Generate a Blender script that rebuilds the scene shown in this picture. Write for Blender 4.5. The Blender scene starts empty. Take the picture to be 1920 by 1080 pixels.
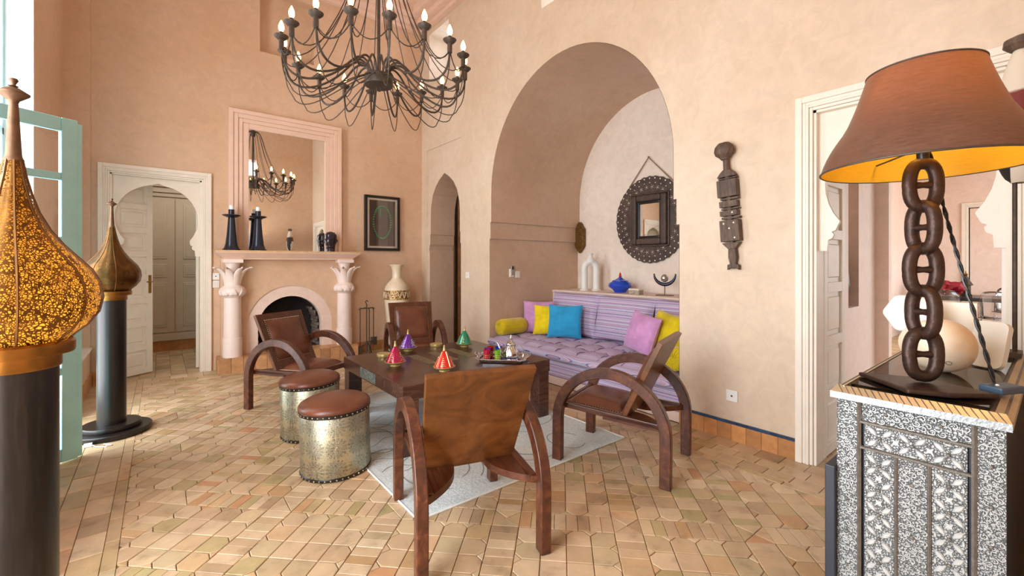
import bpy, bmesh, math, random
from mathutils import Vector, Matrix
from mathutils.geometry import tessellate_polygon
R = math.radians
random.seed(7)
SC = bpy.context.scene
COL = SC.collection

# ------------------------------------------------------------------ camera, world, daylight, exposure
FPX, HORIZON, EYE, YAW = 822.0, 493.0, 1.35, R(38.7)
cam_d = bpy.data.cameras.new('camera')
cam = bpy.data.objects.new('camera', cam_d)
COL.objects.link(cam)
cam.location = (0, 0, EYE)
cam.rotation_euler = (R(90), 0, -YAW)
cam_d.sensor_width = 36.0
cam_d.lens = FPX / 1920.0 * 36.0
cam_d.shift_y = -(540.0 - HORIZON) / 1920.0
cam_d.clip_start = 0.02
SC.camera = cam
SC.view_settings.view_transform = 'Standard'
SC.view_settings.look = 'None'
SC.view_settings.gamma = 1.0
SC.view_settings.use_curve_mapping = False
SC.view_settings.exposure = -0.33

world = bpy.data.worlds.new('sky_world')
SC.world = world
world.use_nodes = True
wn = world.node_tree
bgn = wn.nodes['Background']
sky = wn.nodes.new('ShaderNodeTexSky')
sky.sky_type = 'NISHITA'
sky.sun_disc = False
sky.sun_elevation = R(48)
sky.sun_rotation = R(200)
sky.air_density = 1.0
sky.dust_density = 2.0
wn.links.new(sky.outputs[0], bgn.inputs['Color'])
bgn.inputs['Strength'].default_value = 0.35


def area(name, loc, rot, sx, sy, power, color):
    d = bpy.data.lights.new(name, 'AREA')
    d.shape = 'RECTANGLE'
    d.size, d.size_y = sx, sy
    d.energy = power
    d.color = color
    o = bpy.data.objects.new(name, d)
    COL.objects.link(o)
    o.location = loc
    o.rotation_euler = rot
    return o


DAY = (0.93, 0.96, 1.0)
# daylight entering through the French window and an added, unseen west window (pointing +x)
area('daylight_french_window', (-1.32, 4.54, 1.9), (0, R(-90), 0), 3.6, 1.35, 190, DAY)
area('daylight_added_window', (-1.20, 1.45, 1.55), (0, R(-90), 0), 3.0, 1.9, 260, DAY)
# daylight through the high windows of the right wall (pointing -x) and of the front wall (pointing +y)
area('daylight_high_window_far', (3.88, 6.08, 4.66), (0, R(90), 0), 0.75, 0.55, 16, (0.80, 0.86, 1.0))
area('daylight_high_window_mid', (3.88, 3.40, 4.66), (0, R(90), 0), 0.75, 0.55, 22, (0.80, 0.86, 1.0))
area('daylight_high_window_front', (1.74, -0.44, 3.88), (R(90), 0, 0), .5, .4, 2.5, (1.0, 0.95, 0.9))
# added fill lights for the two neighbouring rooms, no source seen
area('fill_dining_room', (9.5, -2.2, 1.7), (R(90), 0, 0), 4.0, 2.2, 170, DAY)
area('fill_closet_room', (.3, 7.7, 2.72), (0, 0, 0), 1.2, 0.8, 15, (1.0, 0.90, 0.78))


# ------------------------------------------------------------------ photo pixel -> place (a direction met with a floor, wall or shelf)
FW = (math.sin(YAW), math.cos(YAW))
RT = (math.cos(YAW), -math.sin(YAW))


def ray(u):
    k = (u - 960.0) / FPX
    return (FW[0] + k * RT[0], FW[1] + k * RT[1])


def on_level(u, v, z=0.0):
    t = FPX * (EYE - z) / (v - HORIZON)
    d = ray(u)
    return (d[0] * t, d[1] * t)


def on_x(u, v, X):
    d = ray(u)
    t = X / d[0]
    return (d[1] * t, EYE + (HORIZON - v) / FPX * t)


def on_y(u, v, Y):
    d = ray(u)
    t = Y / d[1]
    return (d[0] * t, EYE + (HORIZON - v) / FPX * t)


def to_px(x, y, z):
    d = x * FW[0] + y * FW[1]
    l = x * RT[0] + y * RT[1]
    return (960 + FPX * l / d, HORIZON - FPX * (z - EYE) / d, d)


# ------------------------------------------------------------------ mesh helpers
class MB:
    def __init__(self):
        self.v = []
        self.f = []
        self.solid = False

    def add(self, vs, fs):
        n = len(self.v)
        self.v += [tuple(p) for p in vs]
        self.f += [tuple(i + n for i in q) for q in fs]
        return self

    def box(self, x0, x1, y0, y1, z0, z1):
        vs = [(x, y, z) for z in (z0, z1) for y in (y0, y1) for x in (x0, x1)]
        return self.add(vs, [(0, 2, 3, 1), (4, 5, 7, 6), (0, 1, 5, 4), (2, 6, 7, 3), (0, 4, 6, 2), (1, 3, 7, 5)])

    def obox(self, c, sx, sy, sz, rot=None):
        m = rot if rot else Matrix.Identity(3)
        vs = []
        for z in (-.5, .5):
            for y in (-.5, .5):
                for x in (-.5, .5):
                    p = m @ Vector((x * sx, y * sy, z * sz))
                    vs.append((p.x + c[0], p.y + c[1], p.z + c[2]))
        return self.add(vs, [(0, 2, 3, 1), (4, 5, 7, 6), (0, 1, 5, 4), (2, 6, 7, 3), (0, 4, 6, 2), (1, 3, 7, 5)])

    def lathe(self, prof, n=32, c=(0, 0, 0), cap0=True, cap1=True, fn=None):
        vs, fs = [], []
        for (r, z) in prof:
            for i in range(n):
                a = 2 * math.pi * i / n
                k = fn(a, z) if fn else 1.0
                vs.append((c[0] + r * k * math.cos(a), c[1] + r * k * math.sin(a), c[2] + z))
        m = len(prof)
        for j in range(m - 1):
            for i in range(n):
                k = (i + 1) % n
                fs.append((j * n + i, j * n + k, (j + 1) * n + k, (j + 1) * n + i))
        if cap0:
            fs.append(tuple(range(n - 1, -1, -1)))
        if cap1:
            fs.append(tuple((m - 1) * n + i for i in range(n)))
        return self.add(vs, fs)

    def tube(self, pts, r, n=8, closed=False, caps=True, sq=None):
        pts = [Vector(p) for p in pts]
        m = len(pts)
        rs = r if isinstance(r, (list, tuple)) else [r] * m
        vs, fs = [], []
        up = None
        for i, p in enumerate(pts):
            if closed:
                t = pts[(i + 1) % m] - pts[i - 1]
            else:
                t = pts[min(i + 1, m - 1)] - pts[max(i - 1, 0)]
            t.normalize()
            if up is None:
                up = Vector((0, 0, 1)) if abs(t.z) < 0.9 else Vector((1, 0, 0))
            s = t.cross(up)
            if s.length < 1e-5:
                s = t.orthogonal()
            s.normalize()
            up = s.cross(t)
            up.normalize()
            for k in range(n):
                a = 2 * math.pi * (k + .5) / n
                q = p + s * (math.cos(a) * rs[i]) + up * (math.sin(a) * rs[i])
                vs.append((q.x, q.y, q.z))
        for i in range(m if closed else m - 1):
            j = (i + 1) % m
            for k in range(n):
                l = (k + 1) % n
                fs.append((i * n + k, i * n + l, j * n + l, j * n + k))
        if caps and not closed:
            fs.append(tuple(range(n - 1, -1, -1)))
            fs.append(tuple((m - 1) * n + k for k in range(n)))
        return self.add(vs, fs)

    def prism(self, poly, mp, d0, d1, holes=()):
        """poly: 2D outline (+ holes); mp(a,b,d) -> 3D point; closed solid between depth d0 and d1"""
        self.solid = True
        loops = [list(poly)] + [list(h) for h in holes]
        flat = [p for l in loops for p in l]
        tris = tessellate_polygon([[Vector((p[0], p[1], 0)) for p in l] for l in loops])
        n = len(flat)
        vs = [mp(a, b, d0) for a, b in flat] + [mp(a, b, d1) for a, b in flat]
        fs = [tuple(t) for t in tris] + [tuple(i + n for i in reversed(t)) for t in tris]
        o = 0
        for l in loops:
            m = len(l)
            for i in range(m):
                j = (i + 1) % m
                fs.append((o + i, o + j, n + o + j, n + o + i))
            o += m
        return self.add(vs, fs)

    def sheet(self, poly, mp, d, holes=(), reveal=()):
        """flat sheet with holes at depth d; holes get reveals to the depths listed"""
        loops = [list(poly)] + [list(h) for h in holes]
        flat = [p for l in loops for p in l]
        tris = tessellate_polygon([[Vector((p[0], p[1], 0)) for p in l] for l in loops])
        self.add([mp(a, b, d) for a, b in flat], [tuple(t) for t in tris])
        for h, dd in zip(holes, reveal):
            if dd is None:
                continue
            m = len(h)
            self.add([mp(a, b, d) for a, b in h] + [mp(a, b, dd) for a, b in h],
                     [(i, (i + 1) % m, m + (i + 1) % m, m + i) for i in range(m)])
        return self

    def grid(self, fn, nu, nv, closeu=False):
        vs = [fn(i / nu, j / nv) for j in range(nv + 1) for i in range(nu + 1)]
        fs = [(j * (nu + 1) + i, j * (nu + 1) + i + 1, (j + 1) * (nu + 1) + i + 1, (j + 1) * (nu + 1) + i)
              for j in range(nv) for i in range(nu)]
        return self.add(vs, fs)

    def dome(self, c, r, h, n=6, nrm=(0, 0, 1)):
        z = Vector(nrm).normalized()
        x = z.orthogonal().normalized()
        y = z.cross(x)
        c = Vector(c)
        vs = []
        for rr, hh in ((1, 0), (.7, .7)):
            for i in range(n):
                a = 2 * math.pi * i / n
                vs.append(c + (x * math.cos(a) + y * math.sin(a)) * (r * rr) + z * (h * hh))
        vs.append(c + z * h)
        fs = []
        for i in range(n):
            k = (i + 1) % n
            fs += [(i, k, n + k, n + i), (n + i, n + k, 2 * n)]
        return self.add(vs, fs)

    def build(self, name, mat, parent=None, smooth=35, bev=0.0, seg=2, loc=None, rotz=None, sub=0):
        me = bpy.data.meshes.new(name)
        me.from_pydata(self.v, [], self.f)
        me.update()
        if bev or self.solid:
            bm = bmesh.new()
            bm.from_mesh(me)
            bmesh.ops.recalc_face_normals(bm, faces=bm.faces[:])
            bm.to_mesh(me)
            bm.free()
        if smooth:
            me.polygons.foreach_set('use_smooth', [True] * len(me.polygons))
            me.set_sharp_from_angle(angle=R(smooth))
        if mat:
            me.materials.append(mat)
        o = bpy.data.objects.new(name, me)
        COL.objects.link(o)
        if parent:
            o.parent = parent
        if loc:
            o.location = loc
        if rotz:
            o.rotation_euler = (0, 0, rotz)
        if bev:
            b = o.modifiers.new('bevel', 'BEVEL')
            b.width = bev
            b.segments = seg
            b.limit_method = 'ANGLE'
            b.angle_limit = R(40)
            b.harden_normals = False
        if sub:
            s = o.modifiers.new('subdivision', 'SUBSURF')
            s.levels = sub
            s.render_levels = sub
        return o


def rz(a):
    return Matrix.Rotation(a, 3, 'Z')


def rx(a):
    return Matrix.Rotation(a, 3, 'X')


def ry(a):
    return Matrix.Rotation(a, 3, 'Y')


def tag(o, label=None, cat=None, group=None, kind=None):
    if label:
        o['label'] = label
    if cat:
        o['category'] = cat
    if group:
        o['group'] = group
    if kind:
        o['kind'] = kind
    return o


def thing(name, label, cat, loc=(0, 0, 0), rotz=0.0, group=None):
    o = bpy.data.objects.new(name, None)
    COL.objects.link(o)
    o.empty_display_size = 0.1
    o.location = loc
    o.rotation_euler = (0, 0, rotz)
    return tag(o, label, cat, group)


def struct(name, label=None, loc=(0, 0, 0), cat=None):
    o = bpy.data.objects.new(name, None)
    COL.objects.link(o)
    o.location = loc
    o['kind'] = 'structure'
    if label:
        o['label'] = label
    return o


def dup(root, loc, rotz, label=None, group=None):
    r = root.copy()
    COL.objects.link(r)
    r.location = loc
    r.rotation_euler = (0, 0, rotz)
    if label:
        r['label'] = label
    if group:
        r['group'] = group
    for ch in list(root.children):
        c = ch.copy()
        COL.objects.link(c)
        c.parent = r
        for g in list(ch.children):
            d = g.copy()
            COL.objects.link(d)
            d.parent = c
    return r


# ------------------------------------------------------------------ materials
def srgb(r, g, b):
    def l(c):
        c /= 255.0
        return c / 12.92 if c <= 0.04045 else ((c + 0.055) / 1.055) ** 2.4
    return (l(r), l(g), l(b), 1.0)


class NT:
    """tiny node-tree helper"""
    def __init__(self, name):
        self.m = bpy.data.materials.new(name)
        self.m.use_nodes = True
        self.t = self.m.node_tree
        self.b = self.t.nodes['Principled BSDF']
        self.out = self.t.nodes['Material Output']
        self._co = None

    def n(self, typ, **kw):
        x = self.t.nodes.new('ShaderNode' + typ)
        for k, v in kw.items():
            if hasattr(x, k) and k not in x.inputs:
                setattr(x, k, v)
        return x

    def l(self, a, b):
        self.t.links.new(a, b)

    def co(self, what='Object'):
        if self._co is None:
            self._co = self.n('TexCoord')
        return self._co.outputs[what]

    def noise(self, scale, detail=3.0, rough=.55, co=None, scl=None, dist=0.0):
        x = self.n('TexNoise')
        x.inputs['Scale'].default_value = scale
        x.inputs['Detail'].default_value = detail
        x.inputs['Roughness'].default_value = rough
        x.inputs['Distortion'].default_value = dist
        c = co or self.co()
        if scl:
            mp = self.n('Mapping')
            mp.inputs['Scale'].default_value = scl
            self.l(c, mp.inputs['Vector'])
            c = mp.outputs[0]
        self.l(c, x.inputs['Vector'])
        return x

    def ramp(self, fac, stops, interp='LINEAR'):
        x = self.n('ValToRGB')
        cr = x.color_ramp
        cr.interpolation = interp
        while len(cr.elements) < len(stops):
            cr.elements.new(0.5)
        for e, (p, c) in zip(cr.elements, stops):
            e.position = p
            e.color = c if len(c) == 4 else (*c, 1)
        self.l(fac, x.inputs['Fac'])
        return x.outputs['Color']

    def math(self, op, a, b=None, c=None):
        x = self.n('Math')
        x.operation = op
        for i, q in enumerate((a, b, c)):
            if q is None:
                continue
            if isinstance(q, (int, float)):
                x.inputs[i].default_value = q
            else:
                self.l(q, x.inputs[i])
        return x.outputs[0]

    def mix(self, fac, a, b, mode='MIX'):
        x = self.n('MixRGB')
        x.blend_type = mode
        for i, q in zip(('Fac', 'Color1', 'Color2'), (fac, a, b)):
            if isinstance(q, (int, float)):
                x.inputs[i].default_value = q
            elif isinstance(q, tuple):
                x.inputs[i].default_value = q
            else:
                self.l(q, x.inputs[i])
        return x.outputs[0]

    def base(self, c, rough=.5, metal=0.0, spec=.5):
        if isinstance(c, tuple):
            self.b.inputs['Base Color'].default_value = c
        else:
            self.l(c, self.b.inputs['Base Color'])
        self.b.inputs['Roughness'].default_value = rough
        self.b.inputs['Metallic'].default_value = metal
        self.b.inputs['Specular IOR Level'].default_value = spec
        return self

    def bump(self, h, strength=.2, dist=.01):
        x = self.n('Bump')
        x.inputs['Strength'].default_value = strength
        x.inputs['Distance'].default_value = dist
        self.l(h, x.inputs['Height'])
        self.l(x.outputs[0], self.b.inputs['Normal'])
        return self


def plain(name, c, rough=.5, metal=0.0, spec=.5, var=.12, scale=9.0, bump=0.0, bscale=60.0, coat=0.0):
    """one colour with a soft cloudy variation and optional fine relief"""
    t = NT(name)
    n = t.noise(scale, 4)
    d = tuple(x * (1 - var) for x in c[:3]) + (1,)
    l = tuple(min(1, x * (1 + var)) for x in c[:3]) + (1,)
    t.base(t.ramp(n.outputs['Fac'], [(.3, d), (.7, l)]), rough, metal, spec)
    if bump:
        t.bump(t.noise(bscale, 3).outputs['Fac'], bump, .004)
    if coat:
        t.b.inputs['Coat Weight'].default_value = coat
        t.b.inputs['Coat Roughness'].default_value = .1
    return t.m


def tadelakt(name, c1, c2, c3, rough=.42):
    t = NT(name)
    n1 = t.noise(1.1, 5, .6)
    n2 = t.noise(9, 6, .7, dist=.8)
    a = t.ramp(n1.outputs['Fac'], [(.28, c1), (.5, c2), (.74, c3)])
    b = t.ramp(n2.outputs['Fac'], [(.3, (.90, .90, .90, 1)), (.7, (1.05, 1.05, 1.05, 1))])
    t.base(t.mix(1.0, a, b, 'MULTIPLY'), rough, 0, .4)
    n3 = t.noise(45, 4, .6)
    t.bump(t.math('ADD', n3.outputs['Fac'], n2.outputs['Fac']), .10, .006)
    return t.m


def wood(name, dark, mid, light, rough=.35, scale=3.0, axis=(1, 1, 12), spec=.5):
    t = NT(name)
    n = t.noise(scale, 6, .65, scl=axis, dist=1.5)
    n2 = t.noise(2.2, 4)
    a = t.ramp(n.outputs['Fac'], [(.25, dark), (.5, mid), (.78, light)])
    b = t.ramp(n2.outputs['Fac'], [(.3, (.6, .6, .6, 1)), (.7, (1.15, 1.1, 1.05, 1))])
    t.base(t.mix(1.0, a, b, 'MULTIPLY'), rough, 0, spec)
    t.bump(n.outputs['Fac'], .08, .003)
    return t.m


M = {}
M['plaster'] = tadelakt('tadelakt_salmon', srgb(214, 176, 142), srgb(219, 185, 154), srgb(224, 194, 166))
M['plaster_b'] = tadelakt('tadelakt_lit', srgb(214, 191, 163), srgb(220, 199, 174), srgb(225, 207, 186))  # same plaster as the salmon, its different light put into the colour
M['plaster_pale'] = tadelakt('tadelakt_pale', srgb(238, 222, 206), srgb(242, 229, 214), srgb(246, 236, 224))
M['plaster_shaded'] = tadelakt('tadelakt_shaded', srgb(198, 166, 140), srgb(206, 176, 150), srgb(214, 186, 162))  # shaded copy of the wall plaster, darkness put into the colour
M['plaster_pink'] = tadelakt('tadelakt_pink', srgb(232, 205, 186), srgb(236, 212, 196), srgb(240, 219, 205), .5)
M['white_plaster'] = plain('white_plaster', srgb(240, 238, 236), .6, var=.03)
M['ceiling'] = plain('ceiling_plaster', srgb(232, 200, 176), .6, var=.05, scale=3)
M['cream'] = plain('cream_paint', srgb(238, 228, 212), .38, var=.04, bump=.05)
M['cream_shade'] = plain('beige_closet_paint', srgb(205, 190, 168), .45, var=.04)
M['frame_pink'] = plain('pink_frame_paint', srgb(233, 200, 178), .45, var=.04, bump=.05)
M['grout'] = plain('grout', srgb(150, 122, 94), .85, var=.2, bump=.3)
# ------------------------------------------------------------------ floor
XW, XE, YN, YS = -0.6, 3.4, 6.65, -0.12          # room faces: window wall, right wall, back wall, front wall
ZC = 5.12                                         # underside of the cornice


def tile_material(name, attr=True):
    t = NT(name)
    if attr:
        a = t.n('Attribute')
        a.attribute_name = 'rnd'
        r = a.outputs['Fac']
    else:
        r = t.n('ObjectInfo').outputs['Random']
    c = t.ramp(r, [(0, srgb(172, 144, 112)), (.15, srgb(198, 170, 134)), (.3, srgb(214, 190, 156)), (.45, srgb(194, 164, 130)),
                   (.58, srgb(208, 182, 144)), (.70, srgb(186, 166, 130)), (.80, srgb(208, 170, 130)), (.92, srgb(172, 158, 112)), (1, srgb(196, 144, 104))])
    geo = t.n('NewGeometry')
    n = t.noise(9, 5, .6, co=geo.outputs['Position'])
    w = t.ramp(n.outputs['Fac'], [(.22, (.56, .54, .52, 1)), (.45, (.95, .95, .95, 1)), (.62, (1.04, 1.04, 1.03, 1)), (.78, (1.28, 1.28, 1.26, 1))])
    n2 = t.noise(1.2, 3, .5, co=geo.outputs['Position'])
    w2 = t.ramp(n2.outputs['Fac'], [(.3, (.85, .84, .82, 1)), (.7, (1.12, 1.12, 1.12, 1))])
    t.base(t.mix(1, t.mix(1, c, w, 'MULTIPLY'), w2, 'MULTIPLY'), .40, 0, .5)
    t.bump(t.noise(40, 4, .6, co=geo.outputs['Position']).outputs['Fac'], .25, .004)
    return t.m


M['tile'] = tile_material('terracotta_tile')
floor = MB().box(-1.6, 13.0, -4.0, 9.6, -.2, -.008).build('floor', M['grout'])
tag(floor, 'floor of hand cut terracotta tiles with diagonal blocks and bands', kind='structure')


def clip_poly(poly, x0, x1, y0, y1):
    def cut(ps, inside, inter):
        out = []
        for i in range(len(ps)):
            a, b = ps[i - 1], ps[i]
            ia, ib = inside(a), inside(b)
            if ia != ib:
                out.append(inter(a, b))
            if ib:
                out.append(b)
        return out

    def lin(a, b, k, v):
        t = (v - a[k]) / (b[k] - a[k])
        return (a[0] + (b[0] - a[0]) * t, a[1] + (b[1] - a[1]) * t)
    for k, v, s in ((0, x0, 1), (0, x1, -1), (1, y0, 1), (1, y1, -1)):
        if not poly:
            return []
        poly = cut(poly, lambda p: (p[k] - v) * s >= 0, lambda a, b: lin(a, b, k, v))
    return poly


def parea(p):
    return abs(sum(p[i - 1][0] * p[i][1] - p[i][0] * p[i - 1][1] for i in range(len(p)))) / 2


tiles = []
FX0, FX1, FY0, FY1 = -.155, 2.955, YS, 6.2        # the diagonal field
S_, P_, B_, C_ = .12, .62, .48, .034
cs = math.cos(R(45))
rt_ = random.Random(3)


def emit(poly):
    q = [(cs * (s - t) + 1.43, cs * (s + t) + 1.05) for s, t in poly]
    q = clip_poly(q, FX0, FX1, FY0, FY1)
    if len(q) >= 3 and parea(q) > .0006:
        tiles.append(q)


for I in range(-9, 12):
    for J in range(-9, 12):
        s0, t0 = I * P_, J * P_
        cx, cy = cs * (s0 - t0) + 1.43, cs * (s0 + t0) + 1.05
        if not (-1.1 < cx < 4.0 and -1.1 < cy < 7.1):
            continue
        for i in range(4):
            for j in range(4):
                a, b = s0 + i * S_, t0 + j * S_
                cl = [(a, b, j == 0 and i > 0, i == 0 and j > 0), ]
                pts = []
                # four corners, clipped where two edge tiles meet at the rim of the block
                for (dx, dy) in ((0, 0), (1, 0), (1, 1), (0, 1)):
                    gi, gj = i + dx, j + dy
                    x, y = a + dx * S_, b + dy * S_
                    rim_b, rim_t, rim_l, rim_r = gj == 0, gj == 4, gi == 0, gi == 4
                    if (rim_b or rim_t) and 0 < gi < 4:
                        sx = 1 if dx == 0 else -1
                        sy = 1 if rim_b else -1
                        p1, p2 = (x + sx * C_, y), (x, y + sy * C_)
                    elif (rim_l or rim_r) and 0 < gj < 4:
                        sx = 1 if rim_l else -1
                        sy = 1 if dy == 0 else -1
                        p1, p2 = (x + sx * C_, y), (x, y + sy * C_)
                    else:
                        pts.append((x, y))
                        continue
                    # keep winding: order by direction of travel
                    if (dx, dy) in ((0, 0), (1, 1)):
                        pts += [p2, p1]
                    else:
                        pts += [p1, p2]
                emit(pts)
        for g in (1, 2, 3):
            x, y = s0 + g * S_, t0
            emit([(x - C_, y), (x + C_, y), (x, y + C_)])
            emit([(x + C_, y + B_), (x - C_, y + B_), (x, y + B_ - C_)])
            x, y = s0, t0 + g * S_
            emit([(x, y + C_), (x, y - C_), (x + C_, y)])
            emit([(x + B_, y - C_), (x + B_, y + C_), (x + B_ - C_, y)])
        for k in range(8):
            emit([(s0 + k * .06, t0 + B_), (s0 + (k + 1) * .06, t0 + B_), (s0 + (k + 1) * .06, t0 + P_), (s0 + k * .06, t0 + P_)])
            emit([(s0 + B_, t0 + k * .06), (s0 + P_, t0 + k * .06), (s0 + P_, t0 + (k + 1) * .06), (s0 + B_, t0 + (k + 1) * .06)])
        a, b, m = s0 + B_, t0 + B_, P_ - B_
        c_ = (a + m / 2, b + m / 2)
        cr = [(a, b), (a + m, b), (a + m, b + m), (a, b + m)]
        for k in range(4):
            emit([cr[k], cr[(k + 1) % 4], c_])
# straight border rows along the window wall, the right wall and the back wall
for xa, xb, ln in ((-.6, -.43, .17), (-.43, -.325, .22), (-.325, -.21, .22), (-.21, -.155, .26),
                   (2.955, 3.01, .26), (3.01, 3.125, .15), (3.125, 3.24, .15), (3.24, 3.40, .16)):
    y = YS - rt_.random() * ln
    while y < YN:
        l = ln * (.92 + .16 * rt_.random())
        q = clip_poly([(xa, y), (xb, y), (xb, y + l), (xa, y + l)], XW, XE, YS, YN)
        if q and parea(q) > .0006:
            tiles.append(q)
        y += l
for ya, yb, ln in ((6.2, 6.255, .26), (6.255, 6.37, .2), (6.37, 6.485, .2), (6.485, 6.65, .16)):
    x = FX0 - rt_.random() * ln
    while x < FX1:
        l = ln * (.92 + .16 * rt_.random())
        q = clip_poly([(x, ya), (x + l, ya), (x + l, yb), (x, yb)], FX0, FX1, ya, yb)
        if q and parea(q) > .0006:
            tiles.append(q)
        x += l
# beyond the doorways: plain square tiles
for (xa, xb, ya, yb, sz) in ((-.95, 2.2, 6.65, 8.9, .15), (3.4, 12.55, -2.2, 2.0, .15), (-1.2, -.6, 3.85, 5.23, .15), (3.4, 4.6, 5.3, 6.5, .15)):
    nx, ny = round((xb - xa) / sz), round((yb - ya) / sz)
    for i in range(nx):
        for j in range(ny):
            tiles.append([(xa + i * sz, ya + j * sz), (xa + (i + 1) * sz, ya + j * sz), (xa + (i + 1) * sz, ya + (j + 1) * sz), (xa + i * sz, ya + (j + 1) * sz)])


def tile_geo(poly, zt):
    n = len(poly)
    cx = sum(p[0] for p in poly) / n
    cy = sum(p[1] for p in poly) / n
    if sum(poly[i - 1][0] * poly[i][1] - poly[i][0] * poly[i - 1][1] for i in range(n)) < 0:
        poly = poly[::-1]

    def ins(g):
        out = []
        for x, y in poly:
            d = math.hypot(x - cx, y - cy) or 1
            k = max(.3, 1 - g / d)
            out.append((cx + (x - cx) * k, cy + (y - cy) * k))
        return out
    a, b = ins(.0026), ins(.0062)
    vs = [(x, y, -.012) for x, y in a] + [(x, y, zt - .0022) for x, y in a] + [(x, y, zt) for x, y in b]
    fs = []
    for i in range(n):
        k = (i + 1) % n
        fs += [(i, k, n + k, n + i), (n + i, n + k, 2 * n + k, 2 * n + i)]
    fs.append(tuple(2 * n + i for i in range(n)))
    return vs, fs, (cx, cy)


scored = []
for q in tiles:
    cx = sum(p[0] for p in q) / len(q)
    cy = sum(p[1] for p in q) / len(q)
    u, v, d = to_px(cx, cy, 0)
    sc = 0
    if d > .3 and 120 < u < 1570 and v < 1085 and not (1.05 < cx < 2.79 and 2.09 < cy < 4.4) and not (cx > 1.6 and cy < .5):
        sc = parea(q) / d ** 3
    scored.append((sc, q))
scored.sort(key=lambda s: -s[0])
rest_v, rest_f, rest_r = [], [], []
for k, (sc, q) in enumerate(scored):
    vs, fs, c = tile_geo(q, rt_.uniform(-.0012, .0012))
    rv = rt_.random()
    if k < 300:
        me = bpy.data.meshes.new('floor_tile')
        me.from_pydata(vs, [], fs)
        at = me.attributes.new('rnd', 'FLOAT', 'FACE')
        at.data.foreach_set('value', [rv] * len(fs))
        me.materials.append(M['tile'])
        o = bpy.data.objects.new('floor_tile', me)
        COL.objects.link(o)
        o.parent = floor
    else:
        n = len(rest_v)
        rest_v += vs
        rest_f += [tuple(i + n for i in f) for f in fs]
        rest_r += [rv] * len(fs)
me = bpy.data.meshes.new('floor_tiles_beyond')
me.from_pydata(rest_v, [], rest_f)
me.attributes.new('rnd', 'FLOAT', 'FACE').data.foreach_set('value', rest_r)
me.materials.append(M['tile'])
o = bpy.data.objects.new('floor_tiles_beyond', me)
COL.objects.link(o)
o.parent = floor
o['kind'] = 'stuff'

# ------------------------------------------------------------------ walls
def arc(cx, cz, rx_, rz_, a0, a1, n):
    return [(cx + rx_ * math.cos(R(a0 + (a1 - a0) * i / n)), cz + rz_ * math.sin(R(a0 + (a1 - a0) * i / n))) for i in range(n + 1)]


mpX = lambda a, b, d: (d, a, b)          # wall lying in a plane x = d
mpY = lambda a, b, d: (a, d, b)          # wall lying in a plane y = d

# right wall: great niche, small arched passage in its shallow panel, doorway, two high windows
niche = [(1.994, -.03), (1.994, 1.675), (2.021, 1.675), (2.021, 1.89), (2.048, 1.89)] + \
        arc(3.365, 2.27, 1.317, 1.38, 180, 0, 40) + [(4.683, 1.89), (4.70, 1.89), (4.70, 1.67), (4.719, 1.67), (4.719, -.03)]
panel = [(5.43, -.03), (5.43, 3.18), (6.47, 3.18), (6.47, -.03)]
small = [(5.45, -.03), (5.45, 1.52), (5.432, 1.56), (5.446, 1.62), (5.47, 1.65), (5.47, 1.81), (5.482, 1.81), (5.482, 2.1), (5.50, 2.27),
         (5.56, 2.44), (5.66, 2.57), (5.78, 2.66), (5.93, 2.74), (6.08, 2.66), (6.20, 2.57), (6.30, 2.44), (6.355, 2.27), (6.37, 2.1), (6.37, 1.81), (6.385, 1.81),
         (6.385, 1.65), (6.405, 1.62), (6.42, 1.56), (6.40, 1.52), (6.40, -.03)]
DY0, DY1, DZ = .155, 1.025, 2.365        # clear opening of the right doorway
door_hole = [(DY0, -.03), (DY0, DZ), (DY1, DZ), (DY1, -.03)]
hwin = lambda a, b: [(a, 4.26), (a, 5.04), (b, 5.04), (b, 4.26)]
w = MB()
w.sheet([(YS, -.06), (YS, ZC + .3), (YN, ZC + .3), (YN, -.06)], mpX, XE,
        [niche, panel, door_hole, hwin(5.77, 6.39), hwin(3.09, 3.71)], [5.10, 3.415, 3.85, 3.86, 3.86])
w.sheet(panel, mpX, 3.415, [small], [3.86])
wall_right = w.build('wall_right', M['plaster_b'], smooth=25)
tag(wall_right, 'polished plaster wall in a lighter-lit tint with deep arched niche and doorway', kind='structure')
MB().sheet([(1.9, -.05), (1.9, 3.8), (4.8, 3.8), (4.8, -.05)], mpX, 5.10).build('niche_back', M['plaster_pale'], wall_right, 0)
# niche vault in darker plaster, its shade put into the colour (3 mm skin)
ln = MB()
n = len(niche)
for i in range(n - 1):
    a, b = niche[i], niche[i + 1]
    ca, cb = (3.36, max(.9, min(a[1], 2.27))), (3.36, max(.9, min(b[1], 2.27)))
    def inw(p):
        dx, dz = 3.36 - p[0], (2.27 - p[1] if p[1] > 2.27 else 0)
        L = math.hypot(dx, dz)
        return (p[0] + dx / L * .003, p[1] + dz / L * .003)
    pa, pb = inw(a), inw(b)
    ln.add([(3.4005, *pa), (3.4005, *pb), (5.1, *pb), (5.1, *pa)], [(0, 1, 2, 3)])
ln.build('niche_shade_skin', M['plaster_shaded'], wall_right, 30)
n = len(small)
sl = MB()
for i in range(n - 1):
    pa, pb = small[i], small[i + 1]
    pa = (pa[0] + (.003 if pa[0] < 5.93 else -.003), pa[1] - (.003 if pa[1] > 2.2 else 0))
    pb = (pb[0] + (.003 if pb[0] < 5.93 else -.003), pb[1] - (.003 if pb[1] > 2.2 else 0))
    sl.add([(3.4155, *pa), (3.4155, *pb), (3.86, *pb), (3.86, *pa)], [(0, 1, 2, 3)])
sl.build('passage_lining', M['plaster_shaded'], wall_right, 30)  # passage reveal in the same shade-tinted plaster

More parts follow.
